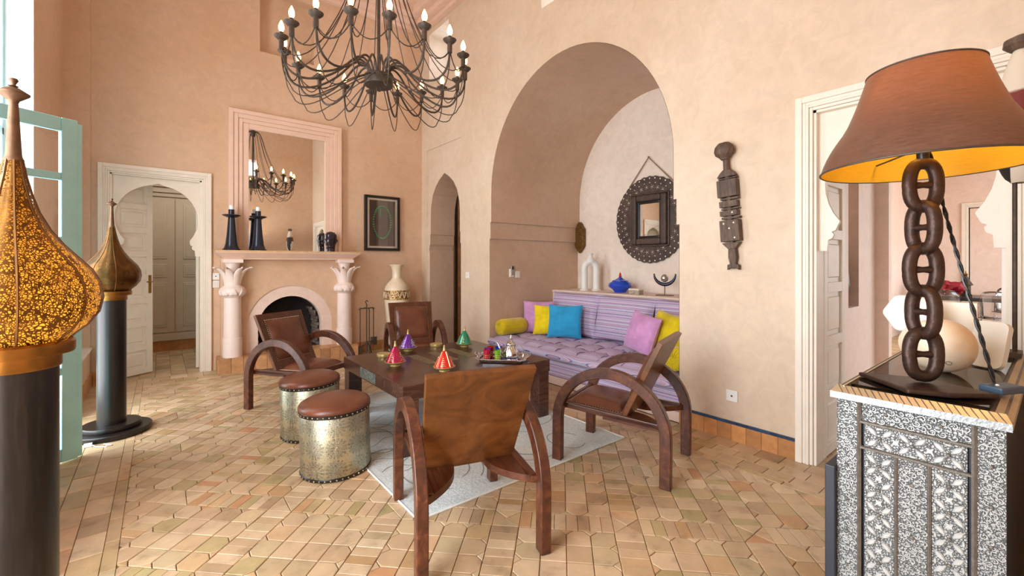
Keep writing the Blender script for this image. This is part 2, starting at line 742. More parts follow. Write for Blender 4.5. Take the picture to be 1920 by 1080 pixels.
# back wall: doorway, fireplace mouth, high recess
BX0, BX1 = -.445, .395
fire_hole = [(.99, -.03), (.99, .5)] + arc(1.385, .5, .395, .40, 180, 0, 16)[1:-1] + [(1.78, .5), (1.78, -.03)]
w = MB()
w.sheet([(XW - .21, -.06), (XW - .21, ZC + .3), (XE, ZC + .3), (XE, -.06)], mpY, YN,
        [[(BX0, -.03), (BX0, DZ), (BX1, DZ), (BX1, -.03)], fire_hole, [(1.03, 4.17), (1.03, 5.02), (1.71, 5.02), (1.71, 4.17)]],
        [6.86, 7.0, 6.80])
w.add([(1.03, 6.80, 4.17), (1.71, 6.80, 4.17), (1.71, 6.80, 5.02), (1.03, 6.80, 5.02)], [(0, 1, 2, 3)])
wall_back = w.build('wall_back', M['plaster'], smooth=25)
tag(wall_back, 'salmon polished plaster wall with fireplace, doorway and high recess', kind='structure')

# window wall: shallow bay from y=3 with arched French window, ledge beyond it; second, unseen arched window added towards the camera for daylight
bay = [(3.0, -.03), (3.0, 4.9), (6.62, 4.9), (6.62, -.03)]
def west_arch(a, b, z0, zs):
    m, r = (a + b) / 2, (b - a) / 2
    return [(a, z0), (a, zs)] + arc(m, zs, r, r * 1.02, 180, 0, 24)[1:-1] + [(b, zs), (b, z0)]
fr_hole = west_arch(3.85, 5.23, -.02, 3.75)
w2_hole = west_arch(.5, 2.4, -.02, 2.4)
w = MB()
w.sheet([(YS, -.06), (YS, ZC + .3), (YN, ZC + .3), (YN, -.06)], mpX, XW, [bay, w2_hole], [-.81, -1.15])
w.sheet(bay, mpX, -.81, [fr_hole], [None])
wall_left = w.build('wall_left', M['plaster'], smooth=25)
tag(wall_left, 'salmon plaster window wall with arched openings', kind='structure')
rv = MB()
for hole, x0 in ((fr_hole, -.8095), ):
    m = len(hole)
    rv.add([(x0, *p) for p in hole] + [(-1.28, *p) for p in hole], [(i, i + 1, m + i + 1, m + i) for i in range(m - 1)])
rv.build('window_reveal', M['white_plaster'], wall_left, 30)
MB().box(-.81, -.6, 5.25, 6.645, -.01, .40).build('ledge_wall', M['plaster'], wall_left, 0)
MB().box(-.81, -.585, 5.245, 6.645, .40, .425).build('ledge_sill', M['white_plaster'], wall_left, 0, bev=.004)

# front wall with a high window, ceiling with stepped cornice
w = MB()
w.sheet([(XW, -.06), (XW, ZC + .3), (XE, ZC + .3), (XE, -.06)], mpY, YS, [[(1.48, 3.67), (1.48, 4.09), (2.0, 4.09), (2.0, 3.67)]], [-.40])
wall_front = w.build('wall_front', M['plaster'], smooth=0)
tag(wall_front, 'salmon plaster wall behind the sideboard', kind='structure')
ceil = MB().box(XW - .3, XE + .1, YS - .1, YN + .1, 5.36, 5.42).build('ceiling', M['ceiling'], smooth=0)
tag(ceil, 'pale plaster ceiling', kind='structure')
cor = struct('trim_1', 'stepped plaster cornice around the ceiling')
for nm, (q, z0, z1) in zip(('cornice_step', 'cornice_step', 'cornice_step'), ((.09, ZC, ZC + .06), (.19, ZC + .06, ZC + .14), (.32, ZC + .14, 5.37))):
    c = MB()
    c.box(XW, XE, YN - q, YN, z0, z1).box(XW, XE, YS, YS + q, z0, z1)
    c.box(XW, XW + q, YS + q, YN - q, z0, z1).box(XE - q, XE, YS + q, YN - q, z0, z1)
    c.build(nm, M['frame_pink'], cor, 0, bev=.006)

# outside terrace seen past the French window
ter = MB().box(-9, -1.2, -4, 12, -.12, -.02).build('terrace', plain('terrace_paving', srgb(214, 204, 190), .7, var=.08))
tag(ter, 'pale paved terrace outside the window', kind='structure')
# glazing of the high windows and of the west window
def glass_mat(name, tint=(1, 1, 1, 1), refl=.07, rough=.02):
    t = NT(name)
    tr = t.n('BsdfTransparent')
    tr.inputs[0].default_value = tint
    gl = t.n('BsdfGlossy')
    gl.inputs['Roughness'].default_value = rough
    fr = t.n('Fresnel')
    fr.inputs[0].default_value = 1.45
    mx = t.n('MixShader')
    t.l(t.math('ADD', fr.outputs[0], refl - .04), mx.inputs[0])
    t.l(tr.outputs[0], mx.inputs[1])
    t.l(gl.outputs[0], mx.inputs[2])
    t.l(mx.outputs[0], t.out.inputs['Surface'])
    return t.m


M['glass'] = glass_mat('window_glass')
for k, (a, b) in enumerate(((5.77, 6.39), (3.09, 3.71))):
    wdw = struct('window_%d' % (k + 2), 'small high window set deep in the right wall')
    f = MB().box(3.80, 3.85, a, b, 4.26, 4.30).box(3.80, 3.85, a, b, 5.0, 5.04).box(3.80, 3.85, a, a + .04, 4.30, 5.0).box(3.80, 3.85, b - .04, b, 4.30, 5.0)
    f.build('window_frame', M['cream'], wdw, 0)
    MB().box(3.82, 3.826, a + .04, b - .04, 4.30, 5.0).build('pane', M['glass'], wdw, 0)
# ------------------------------------------------------------------ more materials
M['teal'] = plain('teal_paint', srgb(176, 238, 246), .4, var=.06, scale=5)
M['brass'] = plain('aged_brass', srgb(156, 108, 50), .34, .95, var=.25, scale=14)
M['brass_dull'] = plain('dull_brass', srgb(150, 118, 66), .42, .9, var=.3, scale=20)
M['iron'] = plain('black_iron', srgb(84, 74, 65), .55, .5, var=.25, scale=30, bump=.15)
M['black'] = plain('black_lacquer', srgb(26, 24, 24), .3, var=.1)
M['column'] = plain('white_pink_plaster', srgb(240, 222, 212), .5, var=.04, bump=.06, bscale=30)
M['mantel'] = plain('mantel_stone', srgb(214, 176, 128), .5, var=.14, scale=18)
M['soot'] = plain('soot', srgb(38, 32, 30), .9, var=.3)
M['rosewood'] = wood('rosewood', srgb(52, 26, 16), srgb(92, 50, 32), srgb(128, 74, 44), .3, 3.0, (9, 1.2, 9))
M['rosewood_v'] = wood('rosewood_curved', srgb(54, 28, 18), srgb(90, 50, 34), srgb(136, 82, 50), .32, 4.0, (3, 3, 3))
M['backboard'] = wood('golden_brown_board', srgb(74, 40, 18), srgb(116, 70, 32), srgb(146, 94, 48), .33, 3.0, (1.2, 1, 2.0))
M['table_wood'] = wood('dark_table_wood', srgb(50, 30, 24), srgb(78, 50, 40), srgb(104, 72, 58), .24, 2.6, (1.5, 9, 9))
M['leather'] = plain('brown_leather', srgb(106, 60, 40), .32, var=.28, scale=7, bump=.12, bscale=160)
M['nail'] = plain('brass_nail', srgb(196, 170, 128), .3, .9, var=.1)
M['blackwood'] = wood('black_stained_wood', srgb(14, 11, 10), srgb(26, 22, 20), srgb(44, 38, 35), .32, 5.0, (9, 9, .8))


def base_tile_mat(name, c, v=.25):
    t = NT(name)
    r = t.n('ObjectInfo').outputs['Random']
    lo = tuple(x * (1 - v) for x in c[:3]) + (1,)
    hi = tuple(min(1, x * (1 + v)) for x in c[:3]) + (1,)
    a = t.ramp(r, [(0, lo), (1, hi)])
    n = t.noise(20, 4)
    b = t.ramp(n.outputs['Fac'], [(.3, (.82, .8, .78, 1)), (.7, (1.1, 1.1, 1.1, 1))])
    t.base(t.mix(1, a, b, 'MULTIPLY'), .38, 0, .5)
    return t.m


M['skirt'] = base_tile_mat('skirting_terracotta', srgb(196, 138, 84))
M['skirt_blue'] = base_tile_mat('skirting_blue', srgb(38, 68, 100), .3)
M['hearth'] = base_tile_mat('hearth_tile', srgb(200, 150, 104), .2)


def share(mb, name, mat, bev=0.0):
    o = mb.build(name, mat, None, 30, bev=bev)
    return o


def skirting(name, axis, fixed, face, a, b, label, h=.145, blue=True):
    """row of terracotta skirting tiles with a narrow blue strip, standing 14 mm proud of the wall"""
    root = struct(name, label)
    L = b - a
    n = max(1, round(L / .112))
    for i in range(n):
        p, q = a + L * i / n + .0012, a + L * (i + 1) / n - .0012
        z1 = h - (.021 if blue else 0)
        m = MB()
        if axis == 'y':
            m.box(min(fixed, fixed + face * .014), max(fixed, fixed + face * .014), p, q, .0, z1)
        else:
            m.box(p, q, min(fixed, fixed + face * .014), max(fixed, fixed + face * .014), .0, z1)
        m.build('skirting_tile', M['skirt'], root, 0)
    if blue:
        n2 = max(1, round(L / .075))
        for i in range(n2):
            p, q = a + L * i / n2 + .001, a + L * (i + 1) / n2 - .001
            m = MB()
            if axis == 'y':
                m.box(min(fixed, fixed + face * .016), max(fixed, fixed + face * .016), p, q, h - .0195, h)
            else:
                m.box(p, q, min(fixed, fixed + face * .016), max(fixed, fixed + face * .016), h - .0195, h)
            m.build('blue_edge_tile', M['skirt_blue'], root, 0)
    return root


skirting('baseboard_right', 'y', XE, -1, 1.13, 1.99, 'terracotta skirting with blue edge tiles between doorway and sofa niche')
skirting('baseboard_right_far', 'y', XE, -1, 4.725, 5.425, 'terracotta skirting between sofa niche and arched passage')
skirting('baseboard_back', 'x', YN, -1, 2.24, 3.385, 'terracotta skirting on the back wall beside the fireplace', blue=False)
skirting('baseboard_back_corner', 'x', YN, -1, -.585, -.545, 'short terracotta skirting in the corner beside the doorway', blue=False)
skirting('baseboard_left', 'y', XW, 1, 5.26, 6.63, 'terracotta skirting under the white window ledge', blue=False)


# ------------------------------------------------------------------ doors
def horseshoe(hw, z0, z1):
    """board filling the head of a doorway, cut to a horseshoe arch with curled cusps (local x across, z up)"""
    right = [(hw, z0), (hw - .045, z0), (hw - .05, z0 + .07), (hw - .075, z0 + .085), (hw - .082, z0 + .11), (hw - .07, z0 + .125), (hw - .092, z0 + .135), (hw - .10, z0 + .155)]
    cz, r = z0 + .44, .385
    a = []
    for i in range(13):
        t = i / 12
        ang = R(-38 + 118 * t)
        x, z = r * math.cos(ang), cz + r * 1.05 * math.sin(ang)
        a.append((x, z))
    right += a
    right.append((0, cz + r * 1.10))
    left = [(-x, z) for x, z in reversed(right[:-1])]
    return [(-hw, z1), (hw, z1)] + right + left


def panel_leaf(mb_body, mb_pan, w, h, n, th=.04):
    """door leaf in local x 0..w, y 0..th: stiles, rails and recessed raised panels"""
    mb_body.box(0, w, .018, th - .018, .012, h)
    st = .07
    mb_body.box(0, st, 0, th, .012, h).box(w - st, w, 0, th, .012, h)
    ph = (h - .07) / n
    for i in range(n + 1):
        z = .012 + i * ph
        mb_body.box(st, w - st, 0, th, z, min(z + .07, h))
    for i in range(n):
        z = .012 + i * ph + .07
        mb_pan.box(st + .028, w - st - .028, .009, th - .009, z + .03, z + ph - .07 - .03)


def frame_pieces(root, W, H, fw, mat):
    """moulded surround round an opening (local: opening -W/2..W/2, face at y=0 towards -y)"""
    steps = ((0, .42, .034), (.42, .62, .026), (.62, .80, .030), (.80, 1.0, .018))
    for a, b, d in steps:
        o0, o1 = fw * (1 - a), fw * (1 - b)
        x0, x1 = W / 2 + o1, W / 2 + o0
        m = MB()
        m.box(-x1, -x0, -d, 0, .0, H + o0).box(x0, x1, -d, 0, .0, H + o0)
        m.box(-x0, x0, -d, 0, H + o1, H + o0)
        m.build('frame_moulding', mat, root, 0, bev=.004)


def doorway(name, label, loc, rotz, W, H, mat):
    root = struct(name, label, loc)
    root.rotation_euler = (0, 0, rotz)
    frame_pieces(root, W, H, .10, mat)
    # lining of the reveal
    m = MB().box(-W / 2 - .002, -W / 2 + .016, .0, .20, 0, H).box(W / 2 - .016, W / 2 + .002, .0, .20, 0, H).box(-W / 2, W / 2, .0, .20, H - .016, H + .002)
    m.build('door_lining', mat, root, 0)
    MB().prism(horseshoe(W / 2 - .016, 1.43, H - .016), lambda a, b, d: (a, d, b), .05, .085).build('horseshoe_board', mat, root, 20)
    return root


def leaf(root, x, y, ang, w, h, n, mat, flip=False, handle=True):
    body, pan = MB(), MB()
    panel_leaf(body, pan, w, h, n)
    rot = Matrix.Rotation(ang, 4, 'Z')
    o = body.build('door_leaf', mat, root, 0, bev=.003)
    o.location = (x, y, 0)
    o.rotation_euler = (0, 0, ang)
    pan.build('door_panel', mat, o, 0, bev=.012, seg=1)
    if handle:
        hm = MB().box(w - .05, w - .02, -.006, 0, .98, 1.2).tube([(w - .035, -.004, 1.12), (w - .035, -.045, 1.12), (w - .10, -.05, 1.12)], .008, 8)
        hm.build('door_handle', M['brass_dull'], o)
    return o


d1 = doorway('door_1', 'white painted doorway with horseshoe arched head beside the fireplace', (-.025, YN, 0), 0, .84, DZ, M['cream'])
leaf(d1, -.40, .10, R(36), .43, 2.33, 8, M['cream'])
leaf(d1, .415, .24, R(86), .41, 2.33, 8, M['cream'], handle=False)
d2 = doorway('door_2', 'white painted doorway with horseshoe arched head behind the chain lamp', (XE, .59, 0), R(-90), .87, DZ, M['cream'])
leaf(d2, -.415, .15, R(90), .46, 2.33, 6, M['cream'], handle=False)
leaf(d2, .43, .22, R(84), .44, 2.33, 6, M['cream'], handle=False)

# ------------------------------------------------------------------ closet room behind the back doorway
cl = struct('wall_closet', 'plain walls of the small room behind the back doorway')
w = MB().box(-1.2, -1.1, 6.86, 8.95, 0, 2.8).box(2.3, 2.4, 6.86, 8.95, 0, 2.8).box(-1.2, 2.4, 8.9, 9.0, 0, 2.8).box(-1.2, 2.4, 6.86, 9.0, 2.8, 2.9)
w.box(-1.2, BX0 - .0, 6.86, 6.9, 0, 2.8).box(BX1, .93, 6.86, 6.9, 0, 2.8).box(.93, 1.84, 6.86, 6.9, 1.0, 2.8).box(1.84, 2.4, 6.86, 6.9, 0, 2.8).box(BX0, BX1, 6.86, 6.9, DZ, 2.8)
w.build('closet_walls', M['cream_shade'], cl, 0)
wd = thing('built_in_wardrobe', 'beige built-in wardrobe with panelled doors seen through the back doorway', 'wardrobe', (0, 8.55, 0))
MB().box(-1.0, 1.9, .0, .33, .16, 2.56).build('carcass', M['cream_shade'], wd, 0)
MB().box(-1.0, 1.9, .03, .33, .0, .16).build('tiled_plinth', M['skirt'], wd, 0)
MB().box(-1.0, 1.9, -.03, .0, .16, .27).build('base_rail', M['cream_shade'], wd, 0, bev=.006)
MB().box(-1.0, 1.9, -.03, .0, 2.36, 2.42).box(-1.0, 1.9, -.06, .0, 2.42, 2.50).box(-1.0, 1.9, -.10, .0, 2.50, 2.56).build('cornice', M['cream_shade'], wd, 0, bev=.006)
for i in range(5):
    x0 = -.86 + i * .52
    d = MB().box(x0, x0 + .505, -.022, 0, .29, 2.34)
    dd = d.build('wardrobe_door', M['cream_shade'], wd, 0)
    for za, zb in ((.37, 1.05), (1.13, 1.33), (1.41, 2.26)):
        q = MB().box(x0 + .09, x0 + .415, -.03, -.02, za, zb)
        q.box(x0 + .12, x0 + .385, -.034, -.02, za + .03, zb - .03).build('door_panel', M['cream_shade'], dd, 0, bev=.006, seg=1)
    kx = x0 + (.455 if i % 2 == 0 else .05)
    MB().lathe([(.004, 0), (.012, .008), (.016, .016), (.008, .026)], 12).build('knob', M['cream'], dd, loc=(kx, -.022, 1.34)).rotation_euler = (R(90), 0, 0)
tas = MB().lathe([(.004, -.02), (.014, -.03), (.02, -.07), (.028, -.13)], 10).tube([(0, 0, .02), (0, 0, -.03)], .003, 6)
o = tas.build('tassel', M['black'], loc=(-.86 + .52 * 2 + .455, 8.4955, 1.32))
tag(o, 'black tassel hanging on the wardrobe knob', 'tassel')
skirting('baseboard_closet', 'x', 8.58, -1, -1.0, 1.9, 'terracotta skirting below the wardrobe', h=.15, blue=False)

# ------------------------------------------------------------------ passage behind the small arch
pw = struct('wall_passage', 'plain walls of the passage behind the small arch')
MB().box(4.9, 5.0, 5.0, 6.9, 0, 3.2).box(3.86, 5.0, 6.72, 6.8, 0, 3.2).box(3.86, 5.0, 5.0, 5.08, 0, 3.2).box(3.86, 5.0, 5.0, 6.8, 3.1, 3.2).box(3.86, 3.9, 5.08, 5.42, 0, 3.2).box(3.86, 3.9, 6.43, 6.8, 0, 3.2).build('passage_walls', M['plaster_shaded'], pw, 0)
d3 = struct('door_3', 'brown wooden door standing open in the small arched passage', (3.90, 6.33, 0))
body, pan = MB(), MB()
panel_leaf(body, pan, .86, 2.6, 4)
lf = body.build('door_leaf', M['backboard'], d3, 0, bev=.003)
lf.rotation_euler = (0, 0, R(-78))
pan.build('door_panel', M['backboard'], lf, 0, bev=.012, seg=1)
MB().box(.79, .82, -.008, 0, 1.0, 1.22).lathe([(.008, 0), (.02, .02), (.016, .04)], 10, (.805, -.02, 1.14)).build('door_handle', M['brass'], lf)

# ------------------------------------------------------------------ dining room behind the right doorway
def wall_piece(name, label, mb):
    return tag(mb.build(name, M['plaster_pink'], None, 0), label, kind='structure')
wall_piece('wall_dining_far', 'pale far wall of the dining room', MB().box(12.6, 12.7, -2.6, 1.98, 0, 3.2))
wall_piece('wall_dining_side', 'pale side wall of the dining room', MB().box(5.2, 12.6, 1.9, 1.98, 0, 3.2))
wall_piece('ceiling_dining', 'pale ceiling of the dining room', MB().box(3.85, 12.7, -2.3, 1.98, 3.2, 3.3))
wall_piece('wall_dining_near', 'pale inner face of the wall beside the right doorway', MB().box(3.85, 3.9, -2.3, DY0, 0, 3.2))
wall_piece('wall_dining_corner', 'pale inner face of the wall between doorway and niche', MB().box(3.85, 3.9, DY1, 1.98, 0, 3.2))
wall_piece('wall_dining_lintel', 'pale wall above the right doorway on its inner side', MB().box(3.85, 3.9, DY0, DY1, DZ, 3.2))
# side wall of the hall with a tall arched niche, close behind the door leaf
hx0, hx1 = 4.45, 5.6
nz = [(4.72, .95), (4.72, 2.35), (4.78, 2.55), (4.88, 2.68), (4.98, 2.55), (5.04, 2.35), (5.04, .95)]
hw_ = MB().sheet([(hx0, 0), (hx0, 3), (hx1, 3), (hx1, 0)], lambda a, b, d: (a, d, b), 1.16, [nz], [1.42])
hw_.add([(4.72, 1.42, .95), (5.04, 1.42, .95), (5.04, 1.42, 2.7), (4.72, 1.42, 2.7)], [(0, 1, 2, 3)])
hw_.build('wall_hall', M['plaster_pink'], None, 25)['kind'] = 'structure'
wall_piece('wall_hall_end', 'pale end of the hall wall beside the dining room', MB().box(hx1, hx1 + .12, 1.05, 1.9, 0, 3.0))
hv = MB().lathe([(.05, 0), (.08, .05), (.11, .2), (.10, .34), (.05, .44), (.04, .5), (.055, .52)], 20)
tag(hv.build('dark_vase', M['black'], loc=(4.85, 1.29, .951)), 'dark glazed vase in the narrow arched niche beyond the doorway', 'vase')
# inner door surround on the far wall
d4 = doorway('door_4', 'white doorway with horseshoe head on the far dining room wall', (12.6, .70, 0), R(-90), .86, 2.45, M['cream'])
MB().box(-.43, .43, .095, .12, .0, 2.43).build('door_leaf', M['cream_shade'], d4, 0)
# dining table and clear chairs
dt = thing('dining_table', 'dark rectangular dining table in the room behind the chain lamp', 'table', (11.2, .70, 0))
MB().box(-.55, .55, -.85, .85, .70, .76).build('table_top', M['blackwood'], dt, 0, bev=.004)
for sx in (-1, 1):
    for sy in (-1, 1):
        MB().box(sx * .48 - .035, sx * .48 + .035, sy * .78 - .035, sy * .78 + .035, 0, .70).build('leg', M['blackwood'], dt, 0)
M['acrylic'] = glass_mat('clear_acrylic', (.93, .95, .97, 1), .12)


def ghost_chair(loc, rotz, label):
    t = thing('clear_chair', label, 'chair', loc, rotz, 'clear acrylic dining chairs')
    def st(u, v):
        return ((u - .5) * .42, (v - .5) * .42, .44 + .02 * ((2 * u - 1) ** 2 + (2 * v - 1) ** 2))
    m = MB().grid(st, 8, 8)
    s = m.build('seat', M['acrylic'], t)
    s.modifiers.new('solid', 'SOLIDIFY').thickness = .012
    def bk(u, v):
        a = R(200 + 140 * u)
        hgt = .45 * v * math.sqrt(max(0, 1 - (2 * u - 1) ** 4 * .8))
        return (.22 * math.cos(a), -.02 + .2 * math.sin(a) - .05 * v, .45 + hgt)
    b = MB().grid(bk, 14, 6).build('backrest', M['acrylic'], t)
    b.modifiers.new('solid', 'SOLIDIFY').thickness = .012
    for sx in (-1, 1):
        for sy in (-1, 1):
            MB().tube([(sx * .18, sy * .18, .44), (sx * .2, sy * .2, 0)], [.02, .014], 6).build('leg', M['acrylic'], t)
    return t


ghost_chair((10.5, .62, 0), R(-90), 'clear acrylic chair on the hall side of the dining table, away from the bouquet')
ghost_chair((10.5, 1.22, 0), R(-90), 'clear acrylic chair on the hall side of the dining table, by the red bouquet')
ghost_chair((11.95, .55, 0), R(90), 'clear acrylic chair between the dining table and the door behind it')
# red cloth bundle and small lantern on the dining table
rb = MB()
rr = random.Random(5)
def blob(u, v):
    a, b = 2 * math.pi * u, math.pi * (v - .5)
    k = 1 + .22 * math.sin(5 * a + 3 * b) + .18 * math.sin(9 * a - 4 * b)
    return (.17 * k * math.cos(a) * math.cos(b), .24 * k * math.sin(a) * math.cos(b), .10 + .10 * k * math.sin(b))
rb.grid(blob, 36, 14)
tag(rb.build('red_bouquet', plain('red_petals', srgb(150, 28, 40), .5, var=.4, scale=30), loc=(11.1, 1.30, .80)), 'crumpled deep red bouquet lying on the dining table', 'bouquet')
lt = thing('table_lantern', 'small dark metal lantern with pointed top on the dining table', 'lantern', (11.4, 1.06, .76))
MB().lathe([(.08, 0), (.08, .02), (.065, .03), (.065, .18), (.10, .19), (.05, .28), (.02, .36)], 8).build('lantern_body', M['iron'], lt, 20)
MB().lathe([(.016, .35), (.03, .38), (.012, .41), (.004, .45)], 10).build('finial', M['brass'], lt)
M['white'] = plain('white_gloss', srgb(240, 240, 238), .3, var=.03)

# ------------------------------------------------------------------ French window (teal leaf standing open)
fw_ = struct('window_1', 'tall teal French window with one glazed leaf open into the room')
m = MB().box(-1.05, -.97, 3.85, 3.90, 0, 2.66).box(-1.05, -.97, 5.18, 5.23, 0, 2.66).box(-1.05, -.97, 3.85, 5.23, 2.36, 2.42).box(-1.05, -.97, 3.85, 3.90, 2.66, 3.75).box(-1.05, -.97, 5.18, 5.23, 2.66, 3.75)
m.build('window_frame', M['teal'], fw_, 0, bev=.004)
fa, fb = (-1.0, 3.90), (-.455, 4.235)
ang = math.atan2(fb[1] - fa[1], fb[0] - fa[0])
L = math.hypot(fb[0] - fa[0], fb[1] - fa[1])
lf = MB()
lf.box(0, .07, -.022, .022, .012, 2.325).box(L - .085, L, -.022, .022, .012, 2.325).box(L - .018, L + .035, .0, .04, .012, 2.31)
zs = [.012, .62, 1.06, 1.50, 1.93, 2.325]
for i, z in enumerate(zs):
    h = .05 if 0 < i < 5 else .09
    z0 = z if i == 0 else (z - h if i == 5 else z - h / 2)
    lf.box(.07, L - .085, -.018, .018, z0, z0 + h)
lf = lf.build('window_leaf', M['teal'], fw_, 0, bev=.005, loc=(fa[0], fa[1], 0))
lf.rotation_euler = (0, 0, ang)
MB().box(.10, L - .12, -.010, .010, .10, .55).build('lower_panel', M['teal'], lf, 0, bev=.006)
for i in range(1, 5):
    MB().box(.065, L - .08, -.003, .003, zs[i] + .02, zs[i + 1] - .02).build('pane', M['glass'], lf, 0)
lf2 = MB()
for z0, z1 in ((.012, .10), (.55, .65), (1.04, 1.09), (1.48, 1.53), (1.91, 1.96), (2.235, 2.325)):
    lf2.box(.06, .55, -.018, .018, z0, z1)
lf2.box(0, .06, -.022, .022, .012, 2.325).box(.55, .63, -.022, .022, .012, 2.325)
l2 = lf2.build('window_leaf', M['teal'], fw_, 0, bev=.005, loc=(-1.03, 5.13, 0))
l2.rotation_euler = (0, 0, R(179))
for i in range(5):
    z0, z1 = ((.10, .55), (.65, 1.04), (1.09, 1.48), (1.53, 1.91), (1.96, 2.235))[i]
    MB().box(.06, .55, -.003, .003, z0, z1).build('pane', M['glass'] if i else M['teal'], l2, 0)
fan = MB()
for a in (45, 90, 135):
    fan.tube([(-1.01, 4.54, 3.75), (-1.01, 4.54 + .68 * math.cos(R(a)), 3.75 + .69 * math.sin(R(a)))], .014, 4)
fan.tube([(-1.01, *p) for p in arc(4.54, 3.75, .66, .67, 0, 180, 20)], .03, 4)
fan.build('fanlight_bars', M['teal'], fw_)
# unseen arched west window nearer the camera, added to let daylight in
w5 = struct('window_5', 'added arched window in the left wall beside the glowing lantern')
m = MB().box(-1.12, -1.06, .50, .56, 0, 2.4).box(-1.12, -1.06, 2.34, 2.40, 0, 2.4).box(-1.12, -1.06, .5, 2.4, 2.36, 2.42)
m.tube([(-1.09, *p) for p in arc(1.45, 2.4, .92, .94, 0, 180, 20)], .03, 4)
m.build('window_frame', M['teal'], w5, 0)
# ------------------------------------------------------------------ fireplace
XC = 1.385
fp = thing('fireplace', 'pink plaster fireplace with white palm columns and stone mantel', 'fireplace', (XC, YN, 0))
fh = [(-.53, .18), (-.53, .5)] + arc(0, .5, .53, .545, 180, 0, 24)[1:-1] + [(.53, .5), (.53, .18)]
fi = [(-.395, .18), (-.395, .5)] + arc(0, .5, .395, .40, 180, 0, 24)[1:-1] + [(.395, .5), (.395, .18)]
MB().prism([(-.80, .18), (-.80, 1.40), (.80, 1.40), (.80, .18)] , lambda a, b, d: (a, d, b), -.125, -.001, []).v
body = MB().prism([(-.80, .18), (-.80, 1.40), (.80, 1.40), (.80, .18), (.53, .18), (.53, .5)] + arc(0, .5, .53, .545, 0, 180, 24)[1:-1] + [(-.53, .5), (-.53, .18)], lambda a, b, d: (a, d, b), -.125, -.001)
body.build('breast', M['plaster'], fp, 25)
bandp = [(.53, .18), (.53, .5)] + arc(0, .5, .53, .545, 0, 180, 24)[1:-1] + [(-.53, .5), (-.53, .18), (-.395, .18), (-.395, .5)] + arc(0, .5, .395, .40, 180, 0, 24)[1:-1] + [(.395, .5), (.395, .18)]
MB().prism(bandp, lambda a, b, d: (a, d, b), -.110, -.001).build('arch_band', M['plaster_pink'], fp, 25)
# firebox: sooty back and brick sides
fbx = MB()
fi = [(x * .988, z - .005 if z > .5 else z) for x, z in fi]
fbx.add([(x, .34, z) for x, z in fi], [tuple(range(len(fi)))])
fbx.box(-.388, .388, -.10, .339, .12, .18)
m = len(fi)
fbx.add([(x, -.002, z) for x, z in fi] + [(x, .34, z) for x, z in fi], [(i, i + 1, m + i + 1, m + i) for i in range(m - 1)])
fbx.build('firebox', M['soot'], fp, 20)
M['firebrick'] = base_tile_mat('sooty_brick', srgb(128, 112, 102), .3)
for s in (-1, 1):
    for k in range(12):
        for j in range(2):
            z0 = .185 + k * .045
            xb = .388 - (0 if z0 < .46 else .395 * (1 - math.sqrt(1 - ((z0 + .043 - .5) / .395) ** 2)))
            y0 = .01 + j * .15 + (.07 if k % 2 else 0)
            MB().box(min(s * (xb - .023), s * xb), max(s * (xb - .023), s * xb), y0, min(y0 + .14, .335), z0, z0 + .038).build('brick', M['firebrick'], fp, 0)
# hearth: tiled step
MB().box(-.83, .83, -.31, -.001, .0, .165).build('hearth_core', M['grout'], fp, 0)
nt = 13
for i in range(nt):
    x0, x1 = -.842 + 1.684 * i / nt + .002, -.842 + 1.684 * (i + 1) / nt - .002
    MB().box(x0, x1, -.325, -.311, .0, .165).build('hearth_tile', M['hearth'], fp, 0)
    for j in range(2):
        MB().box(x0, x1, -.325 + j * .15 + (.0 if j == 0 else .002), -.177 + j * .15, .1655, .182).build('hearth_tile', M['hearth'], fp, 0, bev=.002, seg=1)
for s in (-1, 1):
    for j in range(2):
        MB().box(min(s * .831, s * .845), max(s * .831, s * .845), -.31 + j * .155, -.157 + j * .155, 0, .165).build('hearth_tile', M['hearth'], fp, 0)
